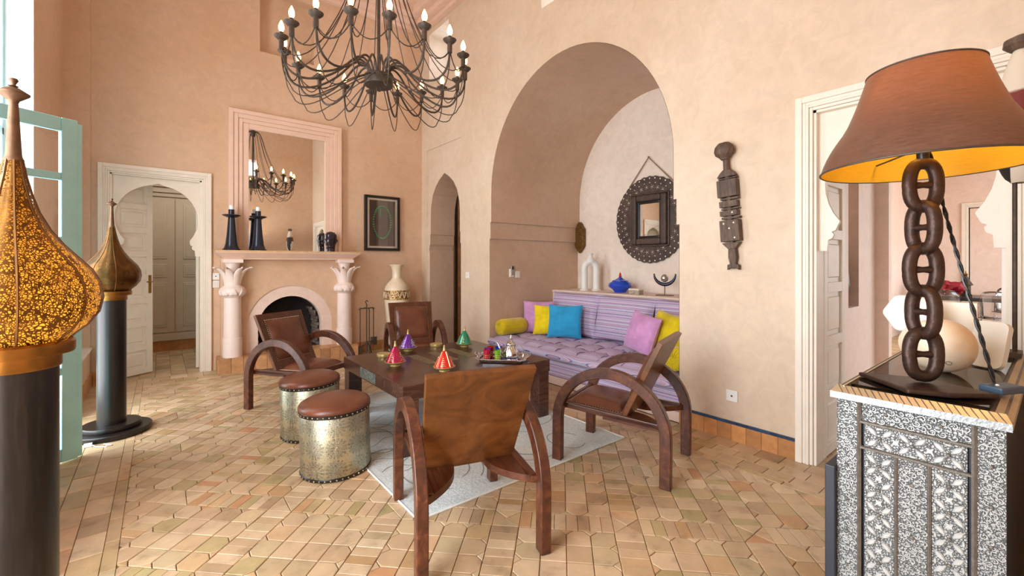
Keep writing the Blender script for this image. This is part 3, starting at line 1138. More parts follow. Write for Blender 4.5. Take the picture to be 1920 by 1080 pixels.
# columns with palm-leaf capitals
for s in (-1, 1):
    cx, cy = s * .685, -.19
    c = MB().lathe([(.106, .182), (.106, .40), (.103, .415), (.098, .42), (.096, .60), (.093, .92)], 32, (cx, cy, 0))
    col_ = c.build('column', M['column'], fp, 30)
    bl = MB().lathe([(.09, .915), (.125, .945), (.140, .985), (.130, 1.03), (.095, 1.065), (.075, 1.08), (.07, 1.30), (.085, 1.345), (.085, 1.355)], 32, (cx, cy, 0))
    bl.build('capital_core', M['column'], col_, 30)
    for k in range(8):
        a0 = 2 * math.pi * (k + .5) / 8
        def lf_(u, v, a0=a0):
            w_ = .056 * math.sin(math.pi * min(1, .28 + .72 * (1 - v) ** .8 if v > .55 else .55 + v * .5)) * (1 if v < .97 else .1)
            w_ = .052 * (1 - v ** 3) ** .6
            rr = .086 + .02 * v + .115 * v ** 2.4
            z = 1.04 + .295 * v - .05 * v ** 6
            x, y = rr, (u - .5) * 2 * w_
            bend = -.018 * (2 * u - 1) ** 2
            return (cx + (x + bend) * math.cos(a0) - y * math.sin(a0), min(-.022, cy + (x + bend) * math.sin(a0) + y * math.cos(a0)), z)
        g = MB().grid(lf_, 6, 10).build('palm_leaf', M['column'], col_, 40)
        sm = g.modifiers.new('solid', 'SOLIDIFY')
        sm.thickness = .018
    for k in range(8):                      # overlapping bud scales on the bulb
        a0 = 2 * math.pi * k / 8
        def sc_(u, v, a0=a0):
            a = a0 + (u - .5) * .75 * (1 - v * .95)
            zz = .945 + .10 * v
            rr = .131 + .0145 * math.sin(math.pi * min(1, v * 1.05 + .05)) - .02 * max(0, v - .6)
            return (cx + rr * math.cos(a), cy + rr * math.sin(a), zz)
        g = MB().grid(sc_, 5, 5).build('bud_scale', M['column'], col_, 40)
        sm = g.modifiers.new('solid', 'SOLIDIFY')
        sm.thickness = .010
    MB().box(cx - .105, cx + .105, cy - .105, cy + .105, 1.352, 1.395).build('abacus', M['column'], col_, 0, bev=.004)
mp = [(-.79, 1.395), (-.79, 1.41), (-.868, 1.482), (-.868, 1.505), (.868, 1.505), (.868, 1.482), (.79, 1.41), (.79, 1.395)]
ms = MB()
lv = [(-.79, -.25, 1.395), (-.79, -.255, 1.41), (-.868, -.325, 1.478), (-.868, -.325, 1.488)]
vs = []
for (x, y, z) in lv:
    vs += [(x, -.0005, z), (x, y, z), (-x, y, z), (-x, -.0005, z)]
fs = [(0, 1, 2, 3)]
for i in range(3):
    a, b = i * 4, i * 4 + 4
    fs += [(a, a + 1, b + 1, b), (a + 1, a + 2, b + 2, b + 1), (a + 2, a + 3, b + 3, b + 2)]
fs.append((12, 15, 14, 13))
ms.add(vs, fs)
ms.build('mantel', M['frame_pink'], fp, 20)
MB().box(-.874, .874, -.332, -.0005, 1.488, 1.507).build('mantel_top', M['mantel'], fp, 0, bev=.003)

# ------------------------------------------------------------------ things on and over the mantel
MZ = 1.507
M['mirror'] = NT('mirror_silver').base(srgb(236, 236, 234), .01, 1.0).m
mr = thing('mantel_mirror', 'tall mirror in a stepped pink plaster frame above the mantel', 'mirror', (XC - .012, YN, MZ))
W0, W1, ZT = .70, .475, 1.82
st = ((0, .05, .075), (.05, .105, .062), (.105, .155, .048), (.155, .225, .034))
for a, b, d in st:
    m = MB()
    x1, x0 = W0 - a, W0 - b
    m.box(-x1, -x0, -d, 0, .001, ZT - a).box(x0, x1, -d, 0, .001, ZT - a).box(-x0, x0, -d, 0, ZT - b, ZT - a)
    m.build('frame_step', M['frame_pink'], mr, 0, bev=.005)
MB().box(-.476, .476, -.016, -.012, .001, ZT - .224).build('mirror_glass', M['mirror'], mr, 0)

M['pewter'] = plain('dark_pewter', srgb(52, 56, 66), .26, .55, var=.2, scale=25, bump=.1, bscale=120)
def candle_holder(x, y, label):
    t = thing('candle_holder', label, 'candle holder', (x, y, MZ), 0, 'dark candle holders on the mantel')
    MB().lathe([(.102, 0), (.10, .008), (.080, .03), (.066, .08), (.052, .20), (.044, .30), (.036, .415)], 28).build('cone_stem', M['pewter'], t)
    MB().lathe([(.03, .405), (.096, .432), (.102, .440), (.092, .446), (.03, .442)], 28).build('drip_tray', M['pewter'], t)
    MB().lathe([(.033, .44), (.033, .51)], 20).build('socket', M['pewter'], t)
    MB().lathe([(.026, .51), (.026, .555), (.018, .565)], 20).build('candle', M['white'], t)
    return t
xa, _ = on_y(434, 468, 6.47)
xb, _ = on_y(484, 468, 6.47)
candle_holder(xa, 6.47, 'dark cone candle holder standing at the end of the mantel near the doorway')
candle_holder(xb, 6.47, 'dark cone candle holder standing in front of the mirror glass')
# dark glazed head
M['glaze'] = plain('dark_violet_glaze', srgb(44, 34, 42), .16, var=.3, scale=12)
hd = thing('head_sculpture', 'dark glazed head sculpture on the mantel', 'sculpture', (on_y(620, 468, 6.45)[0], 6.45, MZ), R(-28))
def head(u, v):
    a = 2 * math.pi * u
    z = .29 * v
    # neck narrow, cheeks, cranium
    pr_ = [(0, .060), (.10, .062), (.25, .066), (.45, .082), (.65, .092), (.82, .086), (.93, .060), (1, .004)]
    for i in range(len(pr_) - 1):
        if pr_[i][0] <= v <= pr_[i + 1][0]:
            k = (v - pr_[i][0]) / (pr_[i + 1][0] - pr_[i][0])
            k = k * k * (3 - 2 * k)
            r = pr_[i][1] + (pr_[i + 1][1] - pr_[i][1]) * k
            break
    x, y = r * .92 * math.cos(a), r * 1.05 * math.sin(a)
    f = max(0, -math.sin(a))                       # face looks along -y
    fx = x / .08
    nose = .022 * math.exp(-(fx / .20) ** 2) * math.exp(-((v - .50) / .10) ** 2)
    brow = .010 * math.exp(-((v - .63) / .035) ** 2) * math.exp(-(fx / .8) ** 2)
    eye = -.011 * math.exp(-((abs(fx) - .42) / .2) ** 2) * math.exp(-((v - .56) / .04) ** 2)
    lip = .009 * math.exp(-(fx / .35) ** 2) * (math.exp(-((v - .36) / .022) ** 2) + math.exp(-((v - .31) / .022) ** 2))
    chin = .010 * math.exp(-(fx / .4) ** 2) * math.exp(-((v - .24) / .04) ** 2) - .012 * math.exp(-((v - .13) / .06) ** 2)
    y -= f * (nose + brow + eye + lip + chin)
    return (x, y, z)
MB().grid(head, 56, 48).build('head', M['glaze'], hd, 60)
for s in (-1, 1):
    MB().grid(lambda u, v, s=s: (s * (.082 + .012 * math.sin(math.pi * u) * math.sin(math.pi * v)), .01 + .025 * (u - .5), .125 + .055 * v), 5, 5).build('ear', M['glaze'], hd, 60)

# framed necklace on the back wall
x0, z1 = on_y(683.3, 364.4, 6.62)
x1, z0 = on_y(749, 470.8, 6.62)
pf = thing('framed_necklace', 'black box frame with a green bead necklace on dark cloth', 'picture frame', ((x0 + x1) / 2, YN, (z0 + z1) / 2))
hw2, hh2 = (x1 - x0) / 2, (z1 - z0) / 2
MB().box(-hw2, -hw2 + .042, -.05, 0, -hh2, hh2).box(hw2 - .042, hw2, -.05, 0, -hh2, hh2).box(-hw2 + .042, hw2 - .042, -.05, 0, hh2 - .042, hh2).box(-hw2 + .042, hw2 - .042, -.05, 0, -hh2, -hh2 + .042).build('frame', M['black'], pf, 0, bev=.004)
i1, i2 = hw2 - .042, hh2 - .042
MB().box(-i1, -i1 + .03, -.04, 0, -i2, i2).box(i1 - .03, i1, -.04, 0, -i2, i2).box(-i1 + .03, i1 - .03, -.04, 0, i2 - .03, i2).box(-i1 + .03, i1 - .03, -.04, 0, -i2, -i2 + .03).build('cream_mat', M['cream'], pf, 0)
MB().box(-i1, i1, -.012, -.002, -i2, i2).build('cloth', plain('dark_brown_cloth', srgb(84, 66, 58), .9, var=.2), pf, 0)
MB().box(-.09, .09, -.016, -.012, -i2, i2).build('cloth_band', plain('grey_brown_cloth', srgb(112, 98, 90), .9, var=.2), pf, 0)
M['jade'] = plain('jade_beads', srgb(84, 190, 120), .25, var=.3, scale=60)
for k in range(40):
    a = 2 * math.pi * k / 40
    r = .013 + .004 * (k % 3 == 0)
    MB().lathe([(r * .3, -r), (r, -r * .5), (r, r * .5), (r * .3, r)], 8).build('bead', M['jade'], pf, 40, loc=(.14 * math.cos(a), -.026, .25 * math.sin(a) + .02))
MB().lathe([(.003, -.13), (.008, -.12), (.007, .0), (.004, .02)], 8).build('pendant', M['jade'], pf, 40, loc=(-.03, -.024, .23))
MB().box(-i1, i1, -.046, -.044, -i2, i2).build('glass', M['glass'], pf, 0)

# wall plates
def plate(name, label, axis, a, z, w=.08, h=.08, wall=0.0, face=-1, dot=True, cat='socket'):
    t = thing(name, label, cat, (wall, a, z) if axis == 'x' else (a, wall, z))
    def bx(u0, u1, v0, v1, d0, d1):
        m = MB()
        if axis == 'x':
            m.box(min(face * d0, face * d1), max(face * d0, face * d1), u0, u1, v0, v1)
        else:
            m.box(u0, u1, min(face * d0, face * d1), max(face * d0, face * d1), v0, v1)
        return m
    bx(-w / 2, w / 2, -h / 2, h / 2, 0, .010).build('plate', M['white'], t, 0, bev=.003)
    if dot == 'switch':
        bx(-w * .28, w * .28, -h * .3, h * .3, .010, .016).build('rocker', M['cream'], t, 0, bev=.002)
    elif dot:
        m = bx(-.006, .006, -.006, .006, .0101, .012)
        m.build('cable_hole', M['black'], t, 0)
    return t
plate('wall_outlet', 'white wall outlet plate low on the right wall', 'x', on_x(1373, 742, 3.4)[0], on_x(1373, 742, 3.4)[1], .085, .085, XE)
plate('light_switch', 'white light switch between the arched passage and the niche', 'x', on_x(877, 516, 3.4)[0], on_x(877, 516, 3.4)[1], .085, .085, XE, dot='switch', cat='switch')
xo, zo = on_y(411, 518, YN)
xo = .541                                  # between the door surround and the fireplace
plate('round_socket', 'white socket plate with round recess between doorway and fireplace', 'y', xo, zo, .076, .085, YN)
plate('lower_socket', 'plain white switch plate below the socket beside the fireplace', 'y', xo, zo - .10, .076, .085, YN, dot='switch', cat='switch')
# fan control and socket on the niche's side wall (plane y = 4.719)
xs, zs_ = on_y(958, 512, 4.719)
t = thing('remote_holder', 'small beige remote control in a wall holder inside the niche', 'remote control', (xs, 4.719, zs_))
MB().box(-.035, .035, -.03, 0, -.055, .06).build('holder', M['cream'], t, 0, bev=.006)
MB().box(-.024, .024, -.044, -.012, -.03, .10).build('remote', plain('grey_plastic', srgb(150, 146, 140), .4), t, 0, bev=.006)
MB().box(-.014, .014, -.0455, -.044, .05, .09).build('display', M['black'], t, 0)
plate('niche_socket', 'small beige socket beside the remote control in the niche', 'y', xs + .11, zs_ - .02, .09, .09, 4.719, dot='switch')

# fireside tool set
ft = thing('fireside_tools', 'black iron fireside tool set hanging on its stand', 'fireplace tools', (2.36, 6.36, 0))
MB().tube([(0, 0, .0), (0, 0, .70), (0, 0, .74), (-.02, 0, .78), (0, 0, .80), (.02, 0, .78)], .008, 8).build('stand_pole', M['iron'], ft)
MB().tube([(-.09, 0, .70), (-.095, 0, .66), (-.12, 0, .68)], .007, 6).tube([(.09, 0, .70), (.095, 0, .66), (.12, 0, .68)], .007, 6).tube([(-.1, 0, .685), (.1, 0, .685)], .008, 6).tube([(0, -.09, .685), (0, .09, .685)], .008, 6).build('hook_bar', M['iron'], ft)
for a in (30, 150, 270):
    MB().tube([(0, 0, .18), (.07 * math.cos(R(a)), .07 * math.sin(R(a)), .12), (.11 * math.cos(R(a)), .11 * math.sin(R(a)), .0)], .009, 6).build('foot', M['iron'], ft)
MB().tube([(-.1, -.012, .69), (-.1, -.012, .12)], .007, 6).box(-.125, -.075, -.03, .006, .0, .14).build('brush', M['iron'], ft)
def shovel(u, v):
    return (.10 + (u - .5) * .10, -.015 - .02 * (1 - (2 * u - 1) ** 2), .14 + .12 * v)
MB().tube([(.1, -.012, .69), (.1, -.012, .24)], .007, 6).grid(shovel, 6, 4).build('shovel', M['iron'], ft)
MB().tube([(0, -.1, .69), (0, -.1, .06), (.03, -.1, .04)], .007, 6).build('poker', M['iron'], ft)
MB().box(-.03, .07, -.09, -.02, .20, .205).tube([(.02, -.055, .69), (.02, -.055, .2)], .006, 6).build('ash_pan', M['iron'], ft)

# tall floor vase
fv = thing('floor_vase', 'tall cream floor vase with a gold ornamental band beside the fireplace', 'vase', (2.83, 6.36, 0))
M['cream_glaze'] = plain('cream_glaze', srgb(232, 216, 186), .28, var=.08, scale=14)
MB().lathe([(.11, 0), (.12, .01), (.125, .15), (.155, .45), (.180, .72), (.186, .80), (.186, .93), (.176, .98), (.14, 1.04), (.088, 1.09), (.070, 1.13), (.070, 1.22), (.085, 1.29), (.106, 1.315), (.106, 1.325), (.09, 1.32), (.06, 1.24)], 44, cap1=False).build('vase_body', M['cream_glaze'], fv)
tg = NT('gold_relief')
wv = tg.n('TexVoronoi')
wv.inputs['Scale'].default_value = 26
wv.feature = 'DISTANCE_TO_EDGE'
tg.l(tg.co(), wv.inputs['Vector'])
tg.base(tg.ramp(wv.outputs['Distance'], [(.02, srgb(236, 218, 170)), (.08, srgb(168, 126, 58)), (.2, srgb(140, 96, 40))]), .35, .6)
tg.bump(wv.outputs['Distance'], .5, .01)
MB().lathe([(.186, .795), (.191, .80), (.191, .93), (.186, .935)], 44, cap0=False, cap1=False).build('gold_band', tg.m, fv)
scr = MB()
for k in range(8):
    a = 2 * math.pi * k / 8
    for s in (-1, 1):
        pts = []
        for i in range(9):
            q = i / 8
            aa = a + s * (.02 + .33 * q)
            pts.append((.193 * math.cos(aa), .193 * math.sin(aa), .865 + .045 * math.cos(q * math.pi * 2)))
        scr.tube(pts, .005, 5)
scr.build('scroll_relief', M['cream_glaze'], fv)
# ------------------------------------------------------------------ chandelier
CH = ray(710)
D_ = 3.60
cx, cy = CH[0] * D_, CH[1] * D_
ch = thing('chandelier', 'black wrought iron chandelier with eighteen candle bulbs and looping wires', 'chandelier', (cx, cy, 2.80))
NB, RB_, ZCUP = 18, .71, .20            # cups on a ring, heights above the hub's underside
MB().lathe([(.085, 0), (.112, .004), (.115, .012), (.112, .085), (.09, .092)], 36).build('hub', M['iron'], ch)
MB().tube([(.02 * math.cos(R(a)), 0, -.022 + .02 * math.sin(R(a))) for a in range(0, 360, 30)], .004, 6, closed=True).build('hub_ring', M['iron'], ch)
MB().tube([(0, 0, .09), (0, 0, 1.35)], .014, 10).lathe([(.03, 1.0), (.045, 1.03), (.045, 1.10), (.02, 1.13)], 16).build('stem', M['iron'], ch)
chain = MB()
zt = 1.33
kk = 0
while zt < 5.36 - 2.80 - .02:
    pts = [(.016 * math.cos(R(a)), 0, zt + .03 + .03 * math.sin(R(a))) for a in range(0, 360, 30)]
    if kk % 2:
        pts = [(0, p[0], p[2]) for p in pts]
    chain.tube(pts, .004, 5, closed=True)
    zt += .05
    kk += 1
chain.build('hanging_chain', M['iron'], ch)
M['bulb'] = NT('bulb_glow').m
bt = M['bulb'].node_tree.nodes['Principled BSDF']
bt.inputs['Base Color'].default_value = (1, .75, .35, 1)
bt.inputs['Emission Color'].default_value = (1.0, .55, .14, 1)
bt.inputs['Emission Strength'].default_value = 18.0
def bez(p0, p1, p2, p3, n):
    out = []
    for i in range(n + 1):
        t = i / n
        s = 1 - t
        out.append(tuple(s ** 3 * a + 3 * s * s * t * b + 3 * s * t * t * c + t ** 3 * d for a, b, c, d in zip(p0, p1, p2, p3)))
    return out
def polar(r, a, z):
    return (r * math.cos(a), r * math.sin(a), z)
a_off = R(13.9)
for k in range(NB):
    a = 2 * math.pi * k / NB + a_off
    # main arm: out of the hub top, over, down in a sagging bow and up to the cup
    p = bez(polar(.075, a, .085), polar(.09, a, .20), polar(.17, a, .22), polar(.25, a, .12), 8)
    p += bez(polar(.25, a, .12), polar(.40, a, -.06), polar(.70, a, -.17), polar(RB_, a, ZCUP - .07), 14)[1:]
    arm = MB().tube(p, .0085, 7).build('arm', M['iron'], ch)
    # thin loop hanging below the arm
    p = bez(polar(.10, a, .07), polar(.30, a, -.02), polar(.52, a, -.27), polar(.63, a, -.17), 12)
    p += bez(polar(.63, a, -.15), polar(.70, a, -.10), polar(RB_, a, .02), polar(RB_, a, ZCUP - .06), 8)[1:]
    MB().tube(p, .0042, 5).build('wire_loop', M['iron'], ch)
    # bell-shaped stay from the stem collar down to the cup
    p = bez(polar(.035, a, 1.08), polar(.16, a, 1.18), polar(.16, a, .78), polar(.36, a, .40), 12)
    p += bez(polar(.36, a, .40), polar(.46, a, .18), polar(.60, a, .02), polar(RB_, a, ZCUP - .07), 8)[1:]
    MB().tube(p, .0042, 5).build('stay_wire', M['iron'], ch)
    # swag to the next cup
    b = a + 2 * math.pi / NB
    p = []
    for i in range(11):
        t = i / 10
        q0, q1 = polar(RB_, a, 0), polar(RB_, b, 0)
        p.append((q0[0] + (q1[0] - q0[0]) * t, q0[1] + (q1[1] - q0[1]) * t, ZCUP - .06 - .10 * (1 - (2 * t - 1) ** 2)))
    MB().tube(p, .0042, 5).build('swag_wire', M['iron'], ch)
    x, y, _ = polar(RB_, a, 0)
    cup = MB().lathe([(.013, -.085), (.018, -.08), (.018, -.015), (.03, -.008), (.048, .010), (.050, .016), (.04, .018), (.018, .022), (.013, .024), (.013, .045)], 18).build('candle_cup', M['iron'], ch, 35, loc=(x, y, ZCUP))
    MB().lathe([(.009, .045), (.019, .066), (.020, .085), (.013, .108), (.003, .130)], 12).build('bulb', M['bulb'], cup)

# ------------------------------------------------------------------ pierced brass lanterns on black columns
def pierced(name, base, open_c, scale):
    t = NT(name)
    co = t.co('Object')
    nz = t.noise(9, 2, .5, co=co)
    ad = t.n('VectorMath')
    ad.operation = 'MULTIPLY_ADD'
    t.l(nz.outputs['Color'], ad.inputs[0])
    ad.inputs[1].default_value = (.05, .05, .05)
    t.l(co, ad.inputs[2])
    v1 = t.n('TexVoronoi')
    v1.feature = 'DISTANCE_TO_EDGE'
    v1.inputs['Scale'].default_value = scale
    t.l(ad.outputs[0], v1.inputs['Vector'])
    v2 = t.n('TexVoronoi')
    v2.feature = 'DISTANCE_TO_EDGE'
    v2.inputs['Scale'].default_value = scale * .26
    t.l(ad.outputs[0], v2.inputs['Vector'])
    m1 = t.math('GREATER_THAN', v1.outputs['Distance'], .15)
    m2 = t.math('GREATER_THAN', v2.outputs['Distance'], .045)
    hole = t.math('MULTIPLY', m1, m2)
    n = t.noise(20, 3)
    t.base(t.ramp(n.outputs['Fac'], [(.3, tuple(c * .6 for c in base[:3]) + (1,)), (.7, base)]), .33, .9)
    tr = t.n('BsdfTransparent')
    mx = t.n('MixShader')
    t.l(hole, mx.inputs[0])
    t.l(t.b.outputs[0], mx.inputs[1])
    t.l(tr.outputs[0], mx.inputs[2])
    t.l(mx.outputs[0], t.out.inputs['Surface'])
    return t.m


M['pierced'] = pierced('pierced_brass', srgb(122, 84, 42), None, 150)
M['copper'] = plain('dull_copper', srgb(104, 76, 54), .5, .6, var=.25, scale=40)
M['rib'] = plain('brown_brass_rib', srgb(112, 76, 38), .4, .8, var=.2)
M['brass_in'] = plain('brass_inside', srgb(206, 150, 64), .45, .6, var=.2)
t = NT('amber_glow_skin')  # added skin behind the piercings, there to glow yellow through the holes
t.base(srgb(214, 160, 60), .6)
tl = t.n('BsdfTranslucent')
tl.inputs[0].default_value = srgb(255, 214, 112)
mx = t.n('MixShader')
mx.inputs[0].default_value = .55
t.l(t.b.outputs[0], mx.inputs[1])
t.l(tl.outputs[0], mx.inputs[2])
t.l(mx.outputs[0], t.out.inputs['Surface'])
M['liner'] = t.m
M['liner_dark'] = plain('unlit_glow_skin', srgb(96, 72, 42), .5, .5, var=.3)  # dark copy of the added skin, painting the unlit lantern's interior
M['lamp_glow'] = NT('lantern_bulb_glow').m
q = M['lamp_glow'].node_tree.nodes['Principled BSDF']
q.inputs['Emission Color'].default_value = (1.0, .66, .26, 1)
q.inputs['Emission Strength'].default_value = 70.0
M['bulb_off'] = plain('frosted_bulb', srgb(235, 225, 205), .3)
PROF = [(.112, 1.128), (.124, 1.142), (.151, 1.165), (.176, 1.202), (.185, 1.245), (.179, 1.29), (.160, 1.33), (.135, 1.36), (.100, 1.402), (.072, 1.445), (.050, 1.493), (.036, 1.54), (.025, 1.59), (.017, 1.64)]


def lantern(loc, label, lit):
    t = thing('column_lantern', label, 'floor lamp', loc, R(12), 'brass lanterns on black columns')
    MB().lathe([(.250, 0), (.252, .006), (.252, .036), (.246, .042)], 56).build('base_disc', M['blackwood'], t)
    MB().lathe([(.182, .042), (.184, .046), (.184, .074), (.180, .080)], 48).build('base_disc', M['blackwood'], t)
    MB().lathe([(.090, .080), (.090, 1.055)], 40).build('column', M['blackwood'], t)
    MB().lathe([(.094, 1.055), (.096, 1.06), (.096, 1.092), (.122, 1.094), (.124, 1.10), (.124, 1.124), (.118, 1.13)], 48).build('brass_plate', M['brass'], t)
    g8 = lambda a, z: 1 - .035 * abs(math.sin(4 * a)) ** 1.5 if z < 1.62 else 1
    g8 = lambda a, z: (1 + .03 * abs(math.cos(4 * a)) - .03)
    bd = MB().lathe(PROF, 96, cap0=False, cap1=False, fn=g8).build('pierced_shade', M['pierced'], t, 60)
    MB().lathe([(r - .006, z) for r, z in PROF], 48, cap0=False, cap1=False, fn=g8).build('added_liner', M['liner'] if lit else M['liner_dark'], bd, 60)
    for k in range(8):
        a = k * math.pi / 4
        MB().tube([(r * math.cos(a), r * math.sin(a), z) for r, z in PROF], .0032, 5).build('rib', M['rib'], bd)
    MB().lathe([(.019, 1.632), (.021, 1.638), (.018, 1.644), (.0165, 1.65), (.0095, 1.795)], 20).build('neck', M['copper'], t)
    fin = MB().lathe([(.008, 1.793), (.011, 1.798), (.012, 1.802), (.032, 1.819), (.033, 1.823), (.014, 1.836), (.008, 1.839), (.006, 1.841), (.011, 1.842), (.005, 1.844), (.005, 1.848), (.010, 1.858), (.008, 1.863)], 20)
    fin.build('finial', M['copper'], t)
    MB().lathe([(.02, 1.13), (.02, 1.19)], 14).build('bulb_socket', M['brass'], t)
    MB().lathe([(.012, 1.19), (.026, 1.22), (.028, 1.238), (.018, 1.262), (.003, 1.27)], 14).build('bulb', M['lamp_glow'] if lit else M['bulb_off'], t)
    return t


lantern((-.32, 1.82, 0), 'glowing pierced brass lantern on a thick black column', True)
lantern((-.305, 4.72, 0), 'unlit pierced brass lantern on a black column with a two-step round foot', False)
cb = MB().tube([(-.40, 4.46, .012), (-.37, 4.40, .006), (-.31, 4.36, .005), (-.28, 4.38, .005), (-.33, 4.44, .005)], .004, 6).box(-.44, -.395, 4.44, 4.475, .002, .022)
tag(cb.build('lamp_cable', M['white']), 'white lamp cable end lying on the floor by the unlit lantern', 'cable')
# ------------------------------------------------------------------ rug
RX0, RX1, RY0, RY1 = 1.045, 2.79, 2.09, 4.45
t = NT('carved_white_rug')
n = t.noise(1.3, 3, .5)
n2 = t.noise(60, 3, .7)
c = t.ramp(n2.outputs['Fac'], [(.3, srgb(196, 206, 206)), (.7, srgb(226, 232, 230))])
t.base(c, .95, 0, .1)
t.bump(n2.outputs['Fac'], .6, .01)
M['rug'] = t.m
M['rug_line'] = plain('rug_carved_line', srgb(132, 142, 146), .95, var=.1)
M['rug_edge'] = plain('rug_edge', srgb(235, 236, 230), .9, var=.05)
rg = thing('rug', 'white area rug with carved curving lines under the coffee table', 'rug', (RX0, RY0, 0))
w_, d_ = RX1 - RX0, RY1 - RY0
def rugf(u, v):
    x, y = u * w_, v * d_
    e = min(x, w_ - x, y, d_ - y)
    # a lazy fold near the corner by the armchair
    fold = .010 * math.exp(-((x - .82 * w_ - .25 * y) / .10) ** 2) * math.exp(-(y / .35) ** 2)
    return (x, y, .002 + .005 * min(1, e / .03) + fold)
MB().grid(rugf, 90, 90).build('pile', M['rug'], rg, 0 or 60)
lines = []
rr = random.Random(11)
def rug_z(x, y):
    return rugf(x / w_, y / d_)[2] - .0008
def carve(pts, wd=.007):
    m = MB()
    n_ = len(pts)
    vs = []
    for i, p in enumerate(pts):
        a, b = pts[max(0, i - 1)], pts[min(n_ - 1, i + 1)]
        dx, dy = b[0] - a[0], b[1] - a[1]
        L_ = math.hypot(dx, dy) or 1
        nx, ny = -dy / L_ * wd / 2, dx / L_ * wd / 2
        for s in (-1, 1):
            q = (p[0] + s * nx, p[1] + s * ny)
            vs.append((q[0], q[1], rug_z(*q) + .0022))
    m.add(vs, [(2 * i, 2 * i + 1, 2 * i + 3, 2 * i + 2) for i in range(n_ - 1)])
    return m
allc = MB()
for (x, y, r0, r1, a0, a1) in ((.40, .45, .26, .30, -60, 250), (.40, .45, .17, .2, -80, 200), (1.05, .38, .24, .26, 20, 330), (1.05, .38, .15, .17, 60, 360), (.25, 1.2, .22, .3, -60, 200), (.25, 1.2, .12, .2, -60, 200),
                               (1.45, .9, .25, .3, 90, 330), (.15, 1.9, .28, .22, -90, 160), (.7, 2.1, .2, .2, 0, 300), (1.4, 1.9, .3, .25, 60, 330), (.18, .75, .15, .2, -90, 120), (1.35, .25, .12, .16, 0, 300)):
    pts = [(x + r0 * math.cos(R(a0 + (a1 - a0) * i / 30)), y + r1 * math.sin(R(a0 + (a1 - a0) * i / 30))) for i in range(31)]
    pts = [p for p in pts if .04 < p[0] < w_ - .04 and .04 < p[1] < d_ - .04]
    if len(pts) > 3:
        m = carve(pts)
        allc.add(m.v, m.f)
for k in range(9):
    x0 = .06 + k * .05
    pts = [(.06 + .45 * i / 14 , .62 + k * .16 + .05 * math.sin(i * .6 + k)) for i in range(15)]
    m = carve(pts, .006)
    allc.add(m.v, m.f)
o = allc.build('carved_lines', M['rug_line'], rg, 0)
o['kind'] = 'stuff'
MB().tube([(.005, .005, .006), (w_ - .005, .005, .006), (w_ - .005, d_ - .005, .006), (.005, d_ - .005, .006)], .005, 6, closed=True).build('bound_edge', M['rug_edge'], rg)

# ------------------------------------------------------------------ coffee table
TX0, TX1, TY0, TY1, TZ = 1.295, 2.68, 2.81, 4.06, .50
ct = thing('coffee_table', 'low square dark wood coffee table with metal inlays', 'table', ((TX0 + TX1) / 2, (TY0 + TY1) / 2, 0))
hx, hy = (TX1 - TX0) / 2, (TY1 - TY0) / 2
RUGZ = .0075
MB().box(-hx, hx, -hy, hy, TZ - .105, TZ).build('table_top', M['table_wood'], ct, 0, bev=.004)
for sx in (-1, 1):
    for sy in (-1, 1):
        x0, y0 = sx * (hx - .065), sy * (hy - .065)
        MB().box(x0 - .058, x0 + .058, y0 - .058, y0 + .058, RUGZ, TZ - .106).build('leg', M['table_wood'], ct, 0, bev=.003)


def stamped(name, c1, c2, scale, metal=.85, rough=.38):
    t = NT(name)
    v = t.n('TexVoronoi')
    v.feature = 'DISTANCE_TO_EDGE'
    v.inputs['Scale'].default_value = scale
    n = t.noise(scale * .35, 3)
    ad = t.n('VectorMath')
    ad.operation = 'MULTIPLY_ADD'
    t.l(n.outputs['Color'], ad.inputs[0])
    ad.inputs[1].default_value = (1.6 / scale,) * 3
    t.l(t.co(), ad.inputs[2])
    t.l(ad.outputs[0], v.inputs['Vector'])
    t.base(t.ramp(v.outputs['Distance'], [(.04, c1), (.16, c2)]), rough, metal)
    t.bump(t.ramp(v.outputs['Distance'], [(.0, (0, 0, 0, 1)), (.2, (1, 1, 1, 1))]), .7, .004)
    return t.m


M['inlay'] = stamped('stamped_inlay', srgb(96, 88, 66), srgb(176, 166, 132), 90)
M['inlay_side'] = stamped('stamped_side_plate', srgb(88, 100, 92), srgb(176, 188, 176), 70)
for xc_, y0, y1 in ((1.80, 3.30, 3.71), (2.01, 3.30, 3.735), (2.22, 3.33, 3.76)):
    MB().box(xc_ - .045 - (TX0 + TX1) / 2, xc_ + .045 - (TX0 + TX1) / 2, y0 - (TY0 + TY1) / 2, y1 - (TY0 + TY1) / 2, TZ, TZ + .0025).build('top_inlay', M['inlay'], ct, 0)
for fx in (-1, 1):
    MB().box(min(fx * hx, fx * (hx + .003)), max(fx * hx, fx * (hx + .003)), -.13, .19, TZ - .092, TZ - .012).build('side_plate', M['inlay_side'], ct, 0)
    MB().box(-.16, .16, min(fx * hy, fx * (hy + .003)), max(fx * hy, fx * (hy + .003)), TZ - .092, TZ - .012).build('side_plate', M['inlay_side'], ct, 0)

